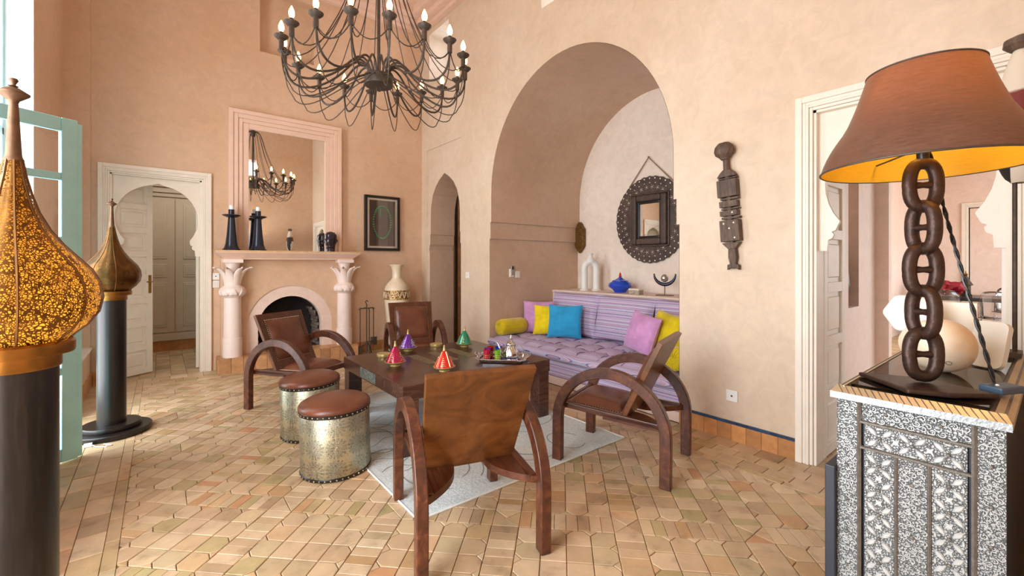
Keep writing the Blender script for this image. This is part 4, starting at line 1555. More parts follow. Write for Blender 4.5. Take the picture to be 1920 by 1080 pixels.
# ------------------------------------------------------------------ armchairs (local: faces +y, across x)
def make_chair(label):
    t = thing('armchair', label, 'armchair', group='bentwood leather armchairs round the coffee table')
    HW, A, SP, RISE = .285, .36, .29, .345
    path = [(A, 0.0), (A, .12), (A, .22)] + arc(0, SP, A, RISE, 0, 180, 26) + [(-A, .22), (-A, .12), (-A, 0.0)]
    for s in (-1, 1):
        vs, fs = [], []
        n = len(path)
        for i, (y, z) in enumerate(path):
            a, b = path[max(0, i - 1)], path[min(n - 1, i + 1)]
            dy, dz = b[0] - a[0], b[1] - a[1]
            L = math.hypot(dy, dz)
            ny, nz = dz / L, -dy / L
            for ox in (-.026, .026):
                for on in (-.033, .033):
                    vs.append((s * HW + ox, y + ny * on, z + nz * on))
        for i in range(n - 1):
            a, b = i * 4, i * 4 + 4
            fs += [(a, a + 1, b + 1, b), (a + 1, a + 3, b + 3, b + 1), (a + 3, a + 2, b + 2, b + 3), (a + 2, a, b, b + 2)]
        fs += [(0, 2, 3, 1), (n * 4 - 4, n * 4 - 3, n * 4 - 1, n * 4 - 2)]
        MB().add(vs, fs).build('arm_arch', M['rosewood_v'], t, 30, bev=.005)
        # rail from the seat to the rear leg, with its curved bracket
        br = [(.259, -.345), (.259, .05), (.08, .05), (.08, -.075)]
        for i in range(9):
            q = i / 8
            br.append((.08 + .165 * q ** 1.7, -.075 - .265 * q ** .75))
        br = [(s * x, y) for x, y in br]
        MB().prism(br, lambda a, b, d: (a, b, d + .02 * b), .325, .358).build('seat_bracket', M['rosewood'], t, 30, bev=.003)
        MB().obox((s * .243, .02, .357), .032, .70, .034, rx(R(2.2))).build('side_rail', M['rosewood'], t, 0, bev=.004)
    MB().obox((0, .13, .366), .452, .44, .026, rx(R(2.5))).build('seat_board', M['rosewood'], t, 0, bev=.003)
    MB().obox((0, .345, .372), .50, .03, .045).build('front_rail', M['rosewood'], t, 0, bev=.004)
    def pad(w, d, h, e):
        def f(u, v):
            x, y = 2 * u - 1, 2 * v - 1
            k = (1 - x ** 4) * (1 - y ** 4)
            return (x * w / 2, y * d / 2, e + h * k ** .55)
        return f
    sp_ = MB().grid(pad(.40, .36, .052, .001), 16, 16).build('seat_pad', M['leather'], t, 60, loc=(0, .13, .380))
    sp_.rotation_euler = (R(2.5), 0, 0)
    # back board and its pad
    y0, z0, y1, z1 = -.075, .345, -.318, .862
    tilt = math.atan2(y0 - y1, z1 - z0)
    Lb = math.hypot(y1 - y0, z1 - z0)
    bb = MB().prism([(-.235, -Lb / 2), (-.262, Lb / 2), (.262, Lb / 2), (.235, -Lb / 2)], lambda a, b, d: (a, d, b), -.016, .016).build('back_board', M['backboard'], t, 0, bev=.004, loc=(0, (y0 + y1) / 2, (z0 + z1) / 2))
    bb.rotation_euler = (tilt, 0, 0)
    fr_ = MB()
    fr_.box(-.238, -.205, .016, .021, -Lb / 2 + .004, Lb / 2 - .004).box(.205, .238, .016, .021, -Lb / 2 + .004, Lb / 2 - .004).box(-.205, .205, .016, .021, .225, Lb / 2 - .004).box(-.205, .205, .016, .021, -Lb / 2 + .004, -.185)
    fr_ = fr_.build('back_frame', M['rosewood'], t, 0, loc=(0, (y0 + y1) / 2, (z0 + z1) / 2))
    fr_.rotation_euler = (tilt, 0, 0)
    bp = MB().grid(lambda u, v: (pad(.37, .39, .038, 0)(1 - u, v)[0], .0165 + pad(.37, .39, .038, 0)(1 - u, v)[2], pad(.37, .39, .038, 0)(1 - u, v)[1]), 16, 16).build('back_pad', M['leather'], t, 60, loc=(0, (y0 + y1) / 2, (z0 + z1) / 2 + .02))
    bp.rotation_euler = (tilt, 0, 0)
    nb, ns = MB(), MB()
    for i in range(22):
        q = -.5 + i / 21
        for (x, z) in ((q * .385, .2), (q * .385, -.2), (.193, q * .4), (-.193, q * .4)):
            nb.dome((x, .0165, z), .0052, .004, 5, (0, 1, 0))
        for (x, y) in ((q * .405, .185), (q * .405, -.185), (.205, q * .37), (-.205, q * .37)):
            ns.dome((x, y, 0), .0048, .004, 5)
    o = nb.build('back_nails', M['nail'], t, 0, loc=(0, (y0 + y1) / 2, (z0 + z1) / 2 + .02))
    o.rotation_euler = (tilt, 0, 0)
    o['kind'] = 'stuff'
    o = ns.build('seat_nails', M['nail'], t, 0, loc=(0, .13, .379))
    o.rotation_euler = (R(2.5), 0, 0)
    o['kind'] = 'stuff'
    return t


def on_rug(c, lift=.006):
    """front feet stand on the rug's pile, rear feet on the tiles"""
    a = math.atan2(lift, .72)
    c.rotation_euler.x = a
    c.location.z = .36 * math.sin(a)


def face(dx, dy):
    return math.atan2(dy, dx) - math.pi / 2


c0 = make_chair('leather armchair with its bare golden-brown wooden back turned outward at the corner of the rug')
def put(c, x, y, fx, fy):
    c.location = (x, y, 0)
    c.rotation_euler = (0, 0, face(fx, fy))
u = Vector((.287, .958))
vR = Vector((.958, -.287))
rr0 = Vector((1.40, 1.512))
pN = rr0 - vR * .285 + u * .36
put(c0, pN.x, pN.y, u.x, u.y)
uR = Vector((-.313, .949))
pR = Vector((2.357, 1.472)) + Vector((.949, .313)) * .285 + uR * .36
c1 = dup(c0, (pR.x, pR.y, 0), face(uR.x, uR.y), 'leather armchair standing between the sofa and the doorway, near the blue-edged skirting')
c2 = dup(c0, (1.06, 4.52, 0), face(.50, -.87), 'leather armchair in front of the fireplace opening')
c3 = dup(c0, (2.31, 4.70, 0), face(-.28, -.96), 'leather armchair in front of the cream floor vase')

for c in (c0, c1, c3):
    on_rug(c)

# ------------------------------------------------------------------ round metal footstools
t = NT('engraved_silver_metal')
geo = t.co('Object')
def flower_lines(t, co, cells):
    """radiating engraved flowers on an angular (angle, height) grid"""
    sx = t.n('SeparateXYZ')
    t.l(co, sx.inputs[0])
    ang = t.math('ARCTAN2', sx.outputs['Y'], sx.outputs['X'])
    uu = t.math('MULTIPLY', ang, cells / (2 * math.pi))
    vv = t.math('MULTIPLY', sx.outputs['Z'], 1 / .135)
    fu = t.math('SUBTRACT', t.math('FRACT', uu), .5)
    fv = t.math('SUBTRACT', t.math('FRACT', vv), .5)
    pa = t.math('ARCTAN2', fv, fu)
    rr_ = t.math('SQRT', t.math('ADD', t.math('MULTIPLY', fu, fu), t.math('MULTIPLY', fv, fv)))
    pet = t.math('ABSOLUTE', t.math('SINE', t.math('MULTIPLY', pa, 8)))
    rim = t.math('MULTIPLY', pet, t.math('SUBTRACT', .55, rr_))
    return rim
rim = flower_lines(t, geo, 10)
n = t.noise(70, 4, .6, dist=2.0)
n2 = t.noise(5, 3)
fl = t.math('LESS_THAN', rim, .05)
col = t.ramp(n.outputs['Fac'], [(.42, srgb(128, 124, 108)), (.5, srgb(200, 198, 184)), (.6, srgb(150, 147, 130))])
col2 = t.mix(t.math('MULTIPLY', fl, .55), col, srgb(222, 212, 178))
tint = t.ramp(n2.outputs['Fac'], [(.3, (1, .95, .84, 1)), (.7, (.95, 1, .98, 1))])
t.base(t.mix(1, col2, tint, 'MULTIPLY'), .33, .85)
t.bump(t.math('ADD', n.outputs['Fac'], t.math('MULTIPLY', fl, .4)), .4, .004)
M['engraved'] = t.m


def footstool(x, y, label):
    p = thing('footstool', label, 'footstool', (x, y, 0), R(20), 'round metal footstools with leather tops')
    MB().lathe([(.214, .014), (.216, .018), (.216, .392), (.214, .396)], 64).build('drum', M['engraved'], p)
    MB().lathe([(.210, 0), (.219, .002), (.220, .016), (.217, .020)], 64).build('bottom_band', M['black'], p)
    MB().lathe([(.216, .385), (.221, .388), (.222, .408), (.218, .412)], 64).build('top_band', M['black'], p)
    MB().lathe([(.214, .404), (.221, .412), (.223, .424), (.214, .44), (.18, .458), (.11, .470), (.03, .474), (.002, .474)], 64).build('leather_top', M['leather'], p, 60)
    m = MB()
    for k in range(40):
        a = 2 * math.pi * k / 40
        for z in (.399, .010):
            m.dome((.221 * math.cos(a), .221 * math.sin(a), z), .0055, .005, 6, (math.cos(a), math.sin(a), 0))
    m.build('studs', M['nail'], p, 0)['kind'] = 'stuff'
    # one side stands on the rug's edge, the other on the tiles
    a = math.atan2(.0085, RX0 - (x - .22))
    p.rotation_euler = (Matrix.Rotation(-a, 3, 'Y') @ Matrix.Rotation(R(20), 3, 'Z')).to_euler()
    p.location.z = .22 * math.sin(a)
    return p


footstool(.905, 2.985, 'round engraved metal footstool with leather top, beside the edge of the rug')
footstool(.935, 3.72, 'round engraved metal footstool standing between its twin and the armchair by the fireplace')

# ------------------------------------------------------------------ little tagines, coasters, tea tray on the table
def tagine(u, v, name_c, col, label, ornament):
    x, y = on_level(u, v, TZ)
    t = thing('tagine', label, 'tagine', (x, y, TZ + .0004), random.Random(u).random(), 'small painted tagines on the coffee table')
    MB().lathe([(.040, 0), (.042, .004), (.036, .014), (.070, .024), (.084, .034), (.086, .040), (.080, .041), (.06, .034), (.01, .03)], 32).build('dish', M['gold_leaf'], t)
    MB().lathe([(.075, .036), (.077, .040), (.058, .082), (.036, .122), (.016, .158), (.010, .165)], 32).build('lid', plain('enamel_' + name_c, col, .18, .25, var=.12, coat=.5), t)
    MB().lathe([(.013, .160), (.010, .172), (.007, .19), (.009, .198), (.003, .206)], 14).build('knob', M['gold_leaf'], t)
    orn = MB()
    for k in range(4):
        a0 = k * math.pi / 2 + R(200)
        for j, (zz, w) in enumerate(((.052, .30), (.064, .22), (.078, .26), (.092, .16), (.106, .10))):
            r = .0775 - (zz - .04) * .505
            pts = [((r + .001) * math.cos(a0 + w * q), (r + .001) * math.sin(a0 + w * q), zz + .006 * math.sin(abs(q) * 3.14)) for q in (-1, -.6, -.2, .2, .6, 1)]
            orn.tube(pts, .0022, 5)
        if ornament == 'stripe':
            a1 = a0 + math.pi / 4
            orn.tube([((.0775 - (z - .04) * .505 + .001) * math.cos(a1), (.0775 - (z - .04) * .505 + .001) * math.sin(a1), z) for z in (.045, .07, .1, .13, .155)], .004, 5)
    orn.build('painted_ornament', M['gold_paint'] if name_c != 'purple' else M['white'], t)
    return t


M['gold_leaf'] = plain('pale_gold', srgb(206, 184, 120), .35, .55, var=.15)
M['gold_paint'] = plain('gold_paint', srgb(232, 200, 130), .3, .5, var=.1)
tagine(741, 686, 'magenta', srgb(168, 18, 70), 'magenta tagine with gold ornament on the coffee table', 'a')
tagine(765, 658, 'purple', srgb(104, 44, 150), 'purple tagine with white ornament on the coffee table', 'a')
tagine(833, 696, 'red', srgb(220, 40, 34), 'bright red tagine with gold stripes on the coffee table', 'stripe')
tagine(871, 650, 'green', srgb(32, 138, 104), 'green tagine with gold ornament on the coffee table', 'a')


def coaster(u, v, label):
    x, y = on_level(u, v, TZ)
    t = thing('coaster_box', label, 'box', (x, y, TZ), 0, 'round pale boxes on the coffee table')
    MB().lathe([(.060, 0), (.062, .003), (.062, .018)], 32).build('box_body', M['gold_leaf'], t)
    MB().lathe([(.064, .018), (.064, .026), (.060, .028), (.052, .026), (.046, .0255)], 32).build('box_lid', M['gold_leaf'], t)
    return t


coaster(720, 668, 'small round pale box beside the magenta tagine')
coaster(818, 649, 'small round pale box between the purple and green tagines')

M['silver'] = plain('polished_silver', srgb(214, 216, 220), .12, 1.0, var=.05)
tr = thing('tea_tray', 'rectangular silver tray with a scalloped rim near the table edge', 'tray', (2.33, 3.04, TZ + .0024), R(-47))
def rrect(a, b, r, n=6):
    out = []
    for (cx_, cy_, s) in ((a - r, b - r, 0), (-a + r, b - r, 90), (-a + r, -b + r, 180), (a - r, -b + r, 270)):
        for i in range(n + 1):
            q = R(s + 90 * i / n)
            out.append((cx_ + r * math.cos(q), cy_ + r * math.sin(q)))
    return out
lev = [(.175, .125, .0), (.185, .135, .004), (.192, .142, .026), (.207, .157, .032), (.210, .160, .030)]
vs, fs = [], []
rim_pts = None
for (a, b, z) in lev:
    ring = rrect(a, b, .045)
    vs += [(x, y, z) for x, y in ring]
nn = len(rrect(.1, .1, .03))
for j in range(len(lev) - 1):
    for i in range(nn):
        k = (i + 1) % nn
        fs.append((j * nn + i, j * nn + k, (j + 1) * nn + k, (j + 1) * nn + i))
fs.append(tuple(range(nn)))
o = MB().add(vs, fs).build('tray', M['silver'], tr, 40)
o.modifiers.new('solid', 'SOLIDIFY').thickness = .002
bd = MB()
ring = rrect(.209, .159, .05, 8)
per = []
for i in range(len(ring)):
    a, b = Vector(ring[i]), Vector(ring[(i + 1) % len(ring)])
    k = max(1, round((b - a).length / .018))
    for j in range(k):
        per.append(a + (b - a) * j / k)
for p in per:
    bd.lathe([(.002, -.005), (.0075, -.003), (.0085, .001), (.004, .006)], 6, (p.x, p.y, .032))
bd.build('scalloped_rim', M['silver'], tr, 40)['kind'] = 'stuff'
for s in (-1, 1):
    MB().tube([(s * .205, -.05, .03), (s * .235, -.045, .05), (s * .245, 0, .058), (s * .235, .045, .05), (s * .205, .05, .03)], .006, 6).build('tray_handle', M['silver'], tr)

def on_tray(lx, ly, z=.004):
    a = R(-47)
    return (2.33 + lx * math.cos(a) - ly * math.sin(a), 3.04 + lx * math.sin(a) + ly * math.cos(a), TZ + .0024 + z)


def tea_glass(lx, ly, col, nm, label):
    t = NT('glass_' + nm)
    t.base(col, .06, 0)
    t.b.inputs['Transmission Weight'].default_value = .35
    g = thing('tea_glass', label, 'glass', on_tray(lx, ly), 0, 'coloured tea glasses on the silver tray')
    MB().lathe([(.022, 0), (.024, .002), (.024, .01), (.027, .06), (.029, .095), (.0275, .095), (.0255, .06), (.022, .012), (.002, .010)], 20, cap1=False).build('bowl', t.m, g)
    m = MB()
    for k in range(10):
        a = 2 * math.pi * k / 10
        for z in (.02, .036, .052):
            m.dome((.0262 * math.cos(a), .0262 * math.sin(a), z), .0045, .0015, 5, (math.cos(a), math.sin(a), 0))
    m.build('gilt_dots', M['gold_paint'], g, 0)['kind'] = 'stuff'
    return g


tea_glass(-.125, -.075, srgb(200, 24, 66), 'crimson', 'crimson tea glass at the corner of the silver tray')
tea_glass(-.135, .005, srgb(130, 40, 150), 'violet', 'violet tea glass between the crimson and red glasses')
tea_glass(-.125, .08, srgb(196, 34, 28), 'scarlet', 'scarlet tea glass behind the violet glass')
tea_glass(-.05, .085, srgb(24, 60, 190), 'blue', 'cobalt blue tea glass on the silver tray')
tea_glass(-.03, -.075, srgb(120, 180, 30), 'green', 'lime green tea glass on the silver tray')
tp = thing('teapot', 'polished silver teapot with fluted belly on the tray', 'teapot', on_tray(.075, -.01), R(-47))
MB().lathe([(.058, .0), (.062, .004), (.056, .014), (.072, .03), (.075, .045), (.066, .075), (.048, .105), (.040, .122), (.043, .128), (.043, .132), (.038, .134)], 48, fn=lambda a, z: 1 + (.05 * math.sin(10 * a + z * 40) if .02 < z < .1 else 0)).build('pot_body', M['silver'], tp)
MB().lathe([(.043, .133), (.041, .140), (.026, .160), (.012, .170), (.008, .176), (.010, .182), (.006, .198), (.004, .214)], 28).build('lid', M['silver'], tp)
MB().tube(bez((-.06, 0, .045), (-.10, 0, .05), (-.095, 0, .12), (-.125, 0, .15), 10), [.014, .013, .012, .011, .010, .009, .009, .008, .008, .007, .007], 10).build('spout', M['silver'], tp)
MB().tube(bez((.043, 0, .125), (.12, 0, .15), (.13, 0, .05), (.066, 0, .045), 14), .0055, 8).build('handle', M['silver'], tp)
cl_ = MB().lathe([(.085, 0), (.085, .003)], 24).build('blue_coaster', plain('cobalt_felt', srgb(18, 50, 160), .6), loc=on_tray(.075, -.01, .001))
tag(cl_, 'cobalt blue round mat under the silver teapot', 'mat')
tp.location.z += .004
# ------------------------------------------------------------------ banquette in the niche
def striped(name, axis='z', bands=None, scale=1.0, soft=.2):
    """woven stripes along one object axis"""
    t = NT(name)
    sx = t.n('SeparateXYZ')
    t.l(t.co(), sx.inputs[0])
    s = {'x': 'X', 'y': 'Y', 'z': 'Z'}[axis]
    fr = t.math('FRACT', t.math('MULTIPLY', sx.outputs[s], scale))
    lil, whi, blu, nav, pnk, vio = srgb(184, 158, 194), srgb(216, 208, 224), srgb(186, 192, 220), srgb(96, 84, 118), srgb(204, 176, 200), srgb(156, 128, 170)
    seq = [lil, whi, lil, nav, blu, pnk, whi, vio, blu, whi, lil, pnk, nav, whi, blu, lil, vio, whi, pnk, blu]
    w = [5, 2, 3, 1, 3, 4, 2, 2, 3, 2, 4, 3, 1, 3, 2, 4, 1, 3, 3, 3]
    tot = sum(w)
    stops, p = [], 0
    for c, k in zip(seq, w):
        stops.append((p / tot, c))
        p += k
    c = t.ramp(fr, stops, 'CONSTANT')
    n = t.noise(120, 3)
    m = t.ramp(n.outputs['Fac'], [(.3, (.82, .82, .82, 1)), (.7, (1.08, 1.08, 1.08, 1))])
    t.base(t.mix(1, c, m, 'MULTIPLY'), .85, 0, .2)
    t.bump(n.outputs['Fac'], .3, .003)
    return t.m


M['stripe_z'] = striped('striped_cloth_front', 'z', scale=5.5)
M['stripe_x'] = striped('striped_cloth_seat', 'x', scale=13.0)
M['stripe_c'] = striped('striped_cloth_cushion', 'z', scale=4.6)
NY0, NY1 = 1.999, 4.714
bq = thing('banquette', 'built-in sofa with striped lilac upholstery and tufted mattress in the arched niche', 'sofa', (3.42, (NY0 + NY1) / 2, 0))
hy = (NY1 - NY0) / 2
MB().box(0, 1.12, -hy, hy, 0, .085).build('plinth', M['plaster_pink'], bq, 0)
MB().box(.0, 1.12, -hy + .01, hy - .01, .086, .275).build('upholstered_base', M['stripe_z'], bq, 0, bev=.02, seg=3)
def mattress(u, v):
    # u along y, v wraps from the front underside over the front edge to the back
    y = -hy + .012 + u * (2 * hy - .024)
    wav = .014 * math.sin(y * 5.3) + .010 * math.sin(y * 11.0 + 1)
    if v < .22:
        k = v / .22
        a = R(-90 + 180 * k)
        x = .0 - (.050 + wav * .6) * math.cos(a) - .006
        z = .317 + .046 * math.sin(a) + wav * .3 * (k)
        return (x, y, z)
    k = (v - .22) / .78
    x = 1.11 * k
    gx, gy = x / .30, (y + .12) / .29
    cell = (abs(math.sin(math.pi * gx)) * abs(math.sin(math.pi * gy))) ** .28
    z = .338 + .062 * cell * min(1, k * 9 + .25) + wav * .3 * max(0, 1 - k * 4)
    return (x, y, z)
MB().grid(mattress, 110, 70).build('tufted_mattress', M['stripe_x'], bq, 70)
tf = MB()
for i in range(1, 4):
    for j in range(-4, 6):
        y = j * .29 - .12
        if -hy + .05 < y < hy - .05:
            tf.dome((i * .30, y, .366), .012, .008, 6)
sm = MB()  # dark tubes standing in for the shade in the mattress creases
def crease(pts):
    sm.tube([(x, y, mattress((y + hy - .012) / (2 * hy - .024), .22 + .78 * x / 1.11)[2] + .0005) for x, y in pts], .0045, 5)
for i in range(1, 4):
    crease([(i * .30 + .02 * math.sin(k * 1.7), -hy + .03 + (2 * hy - .06) * k / 60) for k in range(61)])
for j in range(-4, 6):
    y = j * .29 - .12
    if -hy + .05 < y < hy - .05:
        crease([(.04 + 1.0 * k / 20, y + .02 * math.sin(k * .9 + j)) for k in range(21)])
sm.build('crease_shade', plain('mauve_crease_shade', srgb(124, 96, 136), .9), bq)['kind'] = 'stuff'
tf.build('tuft_buttons', plain('violet_thread', srgb(110, 80, 130), .8), bq, 0)['kind'] = 'stuff'
# shelf behind the sofa
sh = thing('niche_shelf', 'pale plaster shelf ledge behind the sofa cushions', 'shelf', (4.555, (NY0 + NY1) / 2, 0))
MB().box(0, .54, -hy, hy, .0, .925).build('shelf_body', M['plaster_pink'], sh, 0)
MB().box(-.02, .54, -hy, hy, .926, .955).build('shelf_top', M['plaster_pink'], sh, 0, bev=.004)
SHZ = .955


def pillow(name, label, cat, loc, size, thick, rot, mat, group=None, squash=1.0, seed=1):
    w, h = size
    rr = random.Random(seed)
    ph = rr.random() * 6
    def side(s):
        def f(u, v):
            x, y = 2 * u - 1, 2 * v - 1
            e = (1 - x * x) * (1 - y * y)
            k = max(0, e) ** .42
            pin = 1 - .07 * (1 - abs(x) ** 2) * (abs(y) ** 3) - .0
            pin2 = 1 - .07 * (1 - abs(y) ** 2) * (abs(x) ** 3)
            wr = .006 * math.sin(9 * x + 5 * y + ph) * k + .005 * math.sin(14 * y - 4 * x + ph) * k
            return (x * w / 2 * pin2, s * (thick / 2 * k + wr * .6), y * h / 2 * pin)
        return f
    m = MB().grid(side(1), 24, 24).grid(side(-1), 24, 24)
    o = m.build(name, mat, None, 80)
    o.location = loc
    o.rotation_euler = rot
    return tag(o, label, cat, group)


def velvet(name, c):
    t = NT(name)
    n = t.noise(7, 4, .6)
    d = tuple(x * .80 for x in c[:3]) + (1,)
    l = tuple(min(1, x * 1.15) for x in c[:3]) + (1,)
    t.base(t.ramp(n.outputs['Fac'], [(.3, d), (.7, l)]), .75, 0, .2)
    t.b.inputs['Sheen Weight'].default_value = .4
    t.bump(t.noise(18, 3).outputs['Fac'], .25, .01)
    return t.m


M['v_yellow'] = velvet('yellow_velvet', srgb(216, 192, 10))
M['v_yellow2'] = velvet('bright_yellow_velvet', srgb(240, 214, 20))
M['v_pink'] = velvet('lilac_pink_velvet', srgb(206, 150, 200))
M['v_blue'] = velvet('sky_blue_velvet', srgb(44, 160, 212))
SEAT = .395
# three big striped back cushions leaning on the shelf body (faces -x)
for k, (y, lab) in enumerate(((4.12, 'large striped back cushion beside the blue pillow'), (3.30, 'large striped back cushion in the middle of the sofa back'), (2.47, 'large striped back cushion behind the pink and yellow pillows'))):
    pillow('back_cushion', lab, 'cushion', (4.365, y, SEAT + .272), (.86, .57), .20, (R(-13), 0, R(-90)), M['stripe_c'], 'striped back cushions of the sofa', seed=k + 3)
# bolster (yellow) against the side wall
def bolster(name, label, p0, p1, r, mat):
    p0, p1 = Vector(p0), Vector(p1)
    d = (p1 - p0)
    L = d.length
    def f(a, z):
        return 1 + .012 * math.sin(14 * a) + .01 * math.sin(5 * a + z * 30)
    pr_ = [(.006, -.002), (.04, -.010), (r * .62, -.012), (r * .9, .006), (r, .035), (r * 1.01, L * .5), (r, L - .035), (r * .9, L - .006), (r * .62, L + .012), (.04, L + .010), (.006, L + .002)]
    t = thing(name, label, 'bolster', tuple(p0))
    o = MB().lathe(pr_, 56, fn=f).build('bolster_body', mat, t, 70)
    q = d.normalized().to_track_quat('Z', 'Y')
    o.rotation_mode = 'QUATERNION'
    o.rotation_quaternion = q
    b = MB().dome((0, 0, -.008), .014, -.010, 8, (0, 0, 1)).build('end_button', mat, o, 40)
    pl = MB()
    for k in range(20):
        a = 2 * math.pi * k / 20
        pl.tube([(.015 * math.cos(a), .015 * math.sin(a), -.012), (r * .6 * math.cos(a), r * .6 * math.sin(a), -.0155), (r * .92 * math.cos(a), r * .92 * math.sin(a), .004)], .004, 4)
    pl.build('end_pleats', mat, o)['kind'] = 'stuff'
    return t
bolster('yellow_bolster', 'yellow velvet bolster lying along the side wall of the niche', (3.47, 4.60, SEAT + .105), (3.888, 4.60, SEAT + .105), .105, M['v_yellow'])
bolster('round_yellow_bolster', 'yellow velvet bolster lying at the sofa end nearest the carved wall figure', (3.50, 2.115, SEAT + .105), (4.15, 2.115, SEAT + .105), .105, M['v_yellow'])
pillow('pink_pillow', 'lilac pink velvet pillow next to the long yellow bolster', 'pillow', (4.055, 4.475, SEAT + .215), (.44, .44), .15, (R(-14), 0, R(-50)), M['v_pink'], seed=11)
pillow('yellow_pillow', 'bright yellow velvet pillow between the pink and blue pillows', 'pillow', (4.035, 4.25, SEAT + .195), (.42, .40), .14, (R(-14), 0, R(-54)), M['v_yellow2'], seed=12)
pillow('blue_pillow', 'sky blue velvet pillow leaning on the striped back cushion', 'pillow', (4.05, 3.97, SEAT + .205), (.45, .43), .15, (R(-14), 0, R(-58)), M['v_blue'], seed=13)
pillow('pink_pillow', 'lilac pink velvet pillow standing on the mattress in front of the middle striped cushion', 'pillow', (3.93, 2.73, SEAT + .22), (.44, .42), .17, (R(-16), R(8), R(-108)), M['v_pink'], seed=14)
pillow('yellow_pillow', 'yellow velvet pillow between two pink pillows at the sofa end', 'pillow', (4.03, 2.50, SEAT + .23), (.44, .44), .17, (R(-16), R(6), R(-108)), M['v_yellow'], seed=15)
pillow('pink_pillow', 'lilac pink velvet pillow wedged between the yellow pillow and the niche wall', 'pillow', (4.15, 2.235, SEAT + .375), (.36, .34), .13, (R(-16), R(5), R(-108)), M['v_pink'], seed=16)

# ------------------------------------------------------------------ things on the niche shelf and walls
av = thing('arch_vase', 'white ceramic double-legged arch vase on the shelf', 'vase', (4.80, on_level(1105, 543, SHZ)[1] - .155, SHZ), R(-39))
M['ceramic'] = plain('white_ceramic', srgb(236, 236, 230), .45, var=.03, bump=.05)
pth = [(-.085, 0, .018), (-.085, 0, .32)] + [(.085 * -math.cos(R(a)), 0, .32 + .09 * math.sin(R(a))) for a in range(15, 180, 15)] + [(.085, 0, .32), (.085, 0, .018)]
MB().tube(pth, .047, 20).build('arch_body', M['ceramic'], av, 60)
for s in (-1, 1):
    MB().lathe([(.066, 0), (.067, .012), (.05, .026)], 24, (s * .085, 0, 0)).build('foot', M['ceramic'], av)
MB().lathe([(.07, .40), (.06, .445), (.034, .485), (.030, .505), (.043, .522), (.044, .532), (.032, .532)], 24).build('neck', M['ceramic'], av)
by = on_level(1161, 548, SHZ)
bj = thing('blue_jar', 'glossy cobalt blue lidded jar with red knob on the shelf', 'jar', (4.80, by[1] - .03, SHZ))
M['cobalt'] = plain('cobalt_glaze', srgb(14, 74, 200), .12, var=.1, coat=.5)
MB().lathe([(.075, 0), (.078, .012), (.10, .035), (.150, .075), (.158, .095), (.145, .125), (.105, .150), (.095, .155)], 40).build('jar_body', M['cobalt'], bj)
MB().lathe([(.108, .152), (.108, .158), (.07, .172), (.035, .190), (.018, .205)], 36).build('lid', M['cobalt'], bj)
MB().lathe([(.012, .203), (.024, .218), (.012, .230), (.018, .242), (.008, .256), (.002, .275)], 16).build('knob', plain('coral_red', srgb(200, 70, 40), .2), bj)
bx = on_level(1187, 552, SHZ)
sb = thing('trinket_box', 'small pale inlaid box beside the blue jar', 'box', (4.66, bx[1] - .02, SHZ))
MB().box(-.05, .05, -.075, .075, 0, .052).build('box_body', stamped('bone_inlay', srgb(120, 104, 80), srgb(222, 212, 190), 80, 0, .4), sb, 0, bev=.003)
MB().box(-.052, .052, -.077, .077, .053, .072).build('box_lid', M['cream'], sb, 0, bev=.004)
hs = thing('horn_stand', 'dark horn sculpture holding a silver ball on a thin stand', 'sculpture', (4.76, 2.985, SHZ), R(-70))
MB().box(-.10, .10, -.04, .04, 0, .008).tube([(0, 0, .008), (0, 0, .135)], .005, 8).build('stand', M['iron'], hs, 0)
hp = [(.125 * math.cos(R(a)), 0, .26 + .125 * math.sin(R(a))) for a in range(178, 363, 8)]
MB().tube(hp, [.006 + .017 * abs(math.sin(R(5 + 170 * i / (len(hp) - 1)))) for i in range(len(hp))], 10).build('horn', M['pewter'], hs, 60)
MB().lathe([(.002, -.047), (.02, -.043), (.038, -.028), (.047, 0), (.038, .028), (.02, .043), (.002, .047)], 24, (0, 0, .21)).build('ball', M['silver'], hs, 60)
# wall sconce of pierced brass in the far corner of the niche
sy, sz = on_x(1085, 445, 5.06)
sc = MB().prism([(-.075, -.16), (-.09, -.12), (-.09, .12), (-.05, .17), (-.035, .20), (0, .24), (.035, .20), (.05, .17), (.09, .12), (.09, -.12), (.075, -.16), (0, -.25)], lambda a, b, d: (d, a, b), -.07, 0)
ws = thing('wall_sconce', 'pierced brass wall sconce in the corner of the niche', 'wall lamp', (5.095, sy - .03, sz))
M['brass_lattice'] = stamped('pierced_sconce', srgb(60, 42, 20), srgb(150, 116, 58), 60, .8, .35)
sc.build('sconce_shade', M['brass_lattice'], ws, 20, bev=.012)
MB().box(-.02, 0, -.05, .05, -.1, .1).build('wall_mount', M['brass'], ws, 0)

# round carved mirror
my, mz = 3.40, 1.925
rm = thing('round_mirror', 'round dark carved wood mirror studded with white dots, hung from a cord', 'mirror', (5.098, my, mz))
M['carved'] = wood('carved_dark_wood', srgb(48, 36, 30), srgb(80, 64, 56), srgb(110, 90, 80), .5, 6, (3, 3, 3))
rnd_ = [( .54 * math.cos(R(a)) * (1 + .012 * math.cos(R(a * 36))), .575 * math.sin(R(a)) * (1 + .012 * math.cos(R(a * 36)))) for a in range(0, 360, 3)]
sq = [(-.20, -.26), (-.20, .26), (.20, .26), (.20, -.26)]
MB().prism(rnd_, lambda a, b, d: (d, a, b), -.035, 0, [sq]).build('round_board', M['carved'], rm, 20)
def ring_rect(a, b, t_, d):
    m = MB()
    m.box(-d, 0, -a - t_, -a, -b - t_, b + t_).box(-d, 0, a, a + t_, -b - t_, b + t_).box(-d, 0, -a, a, b, b + t_).box(-d, 0, -a, a, -b - t_, -b)
    return m
ring_rect(.185, .245, .085, .085).build('inner_frame', M['carved'], rm, 0, bev=.022, seg=3)
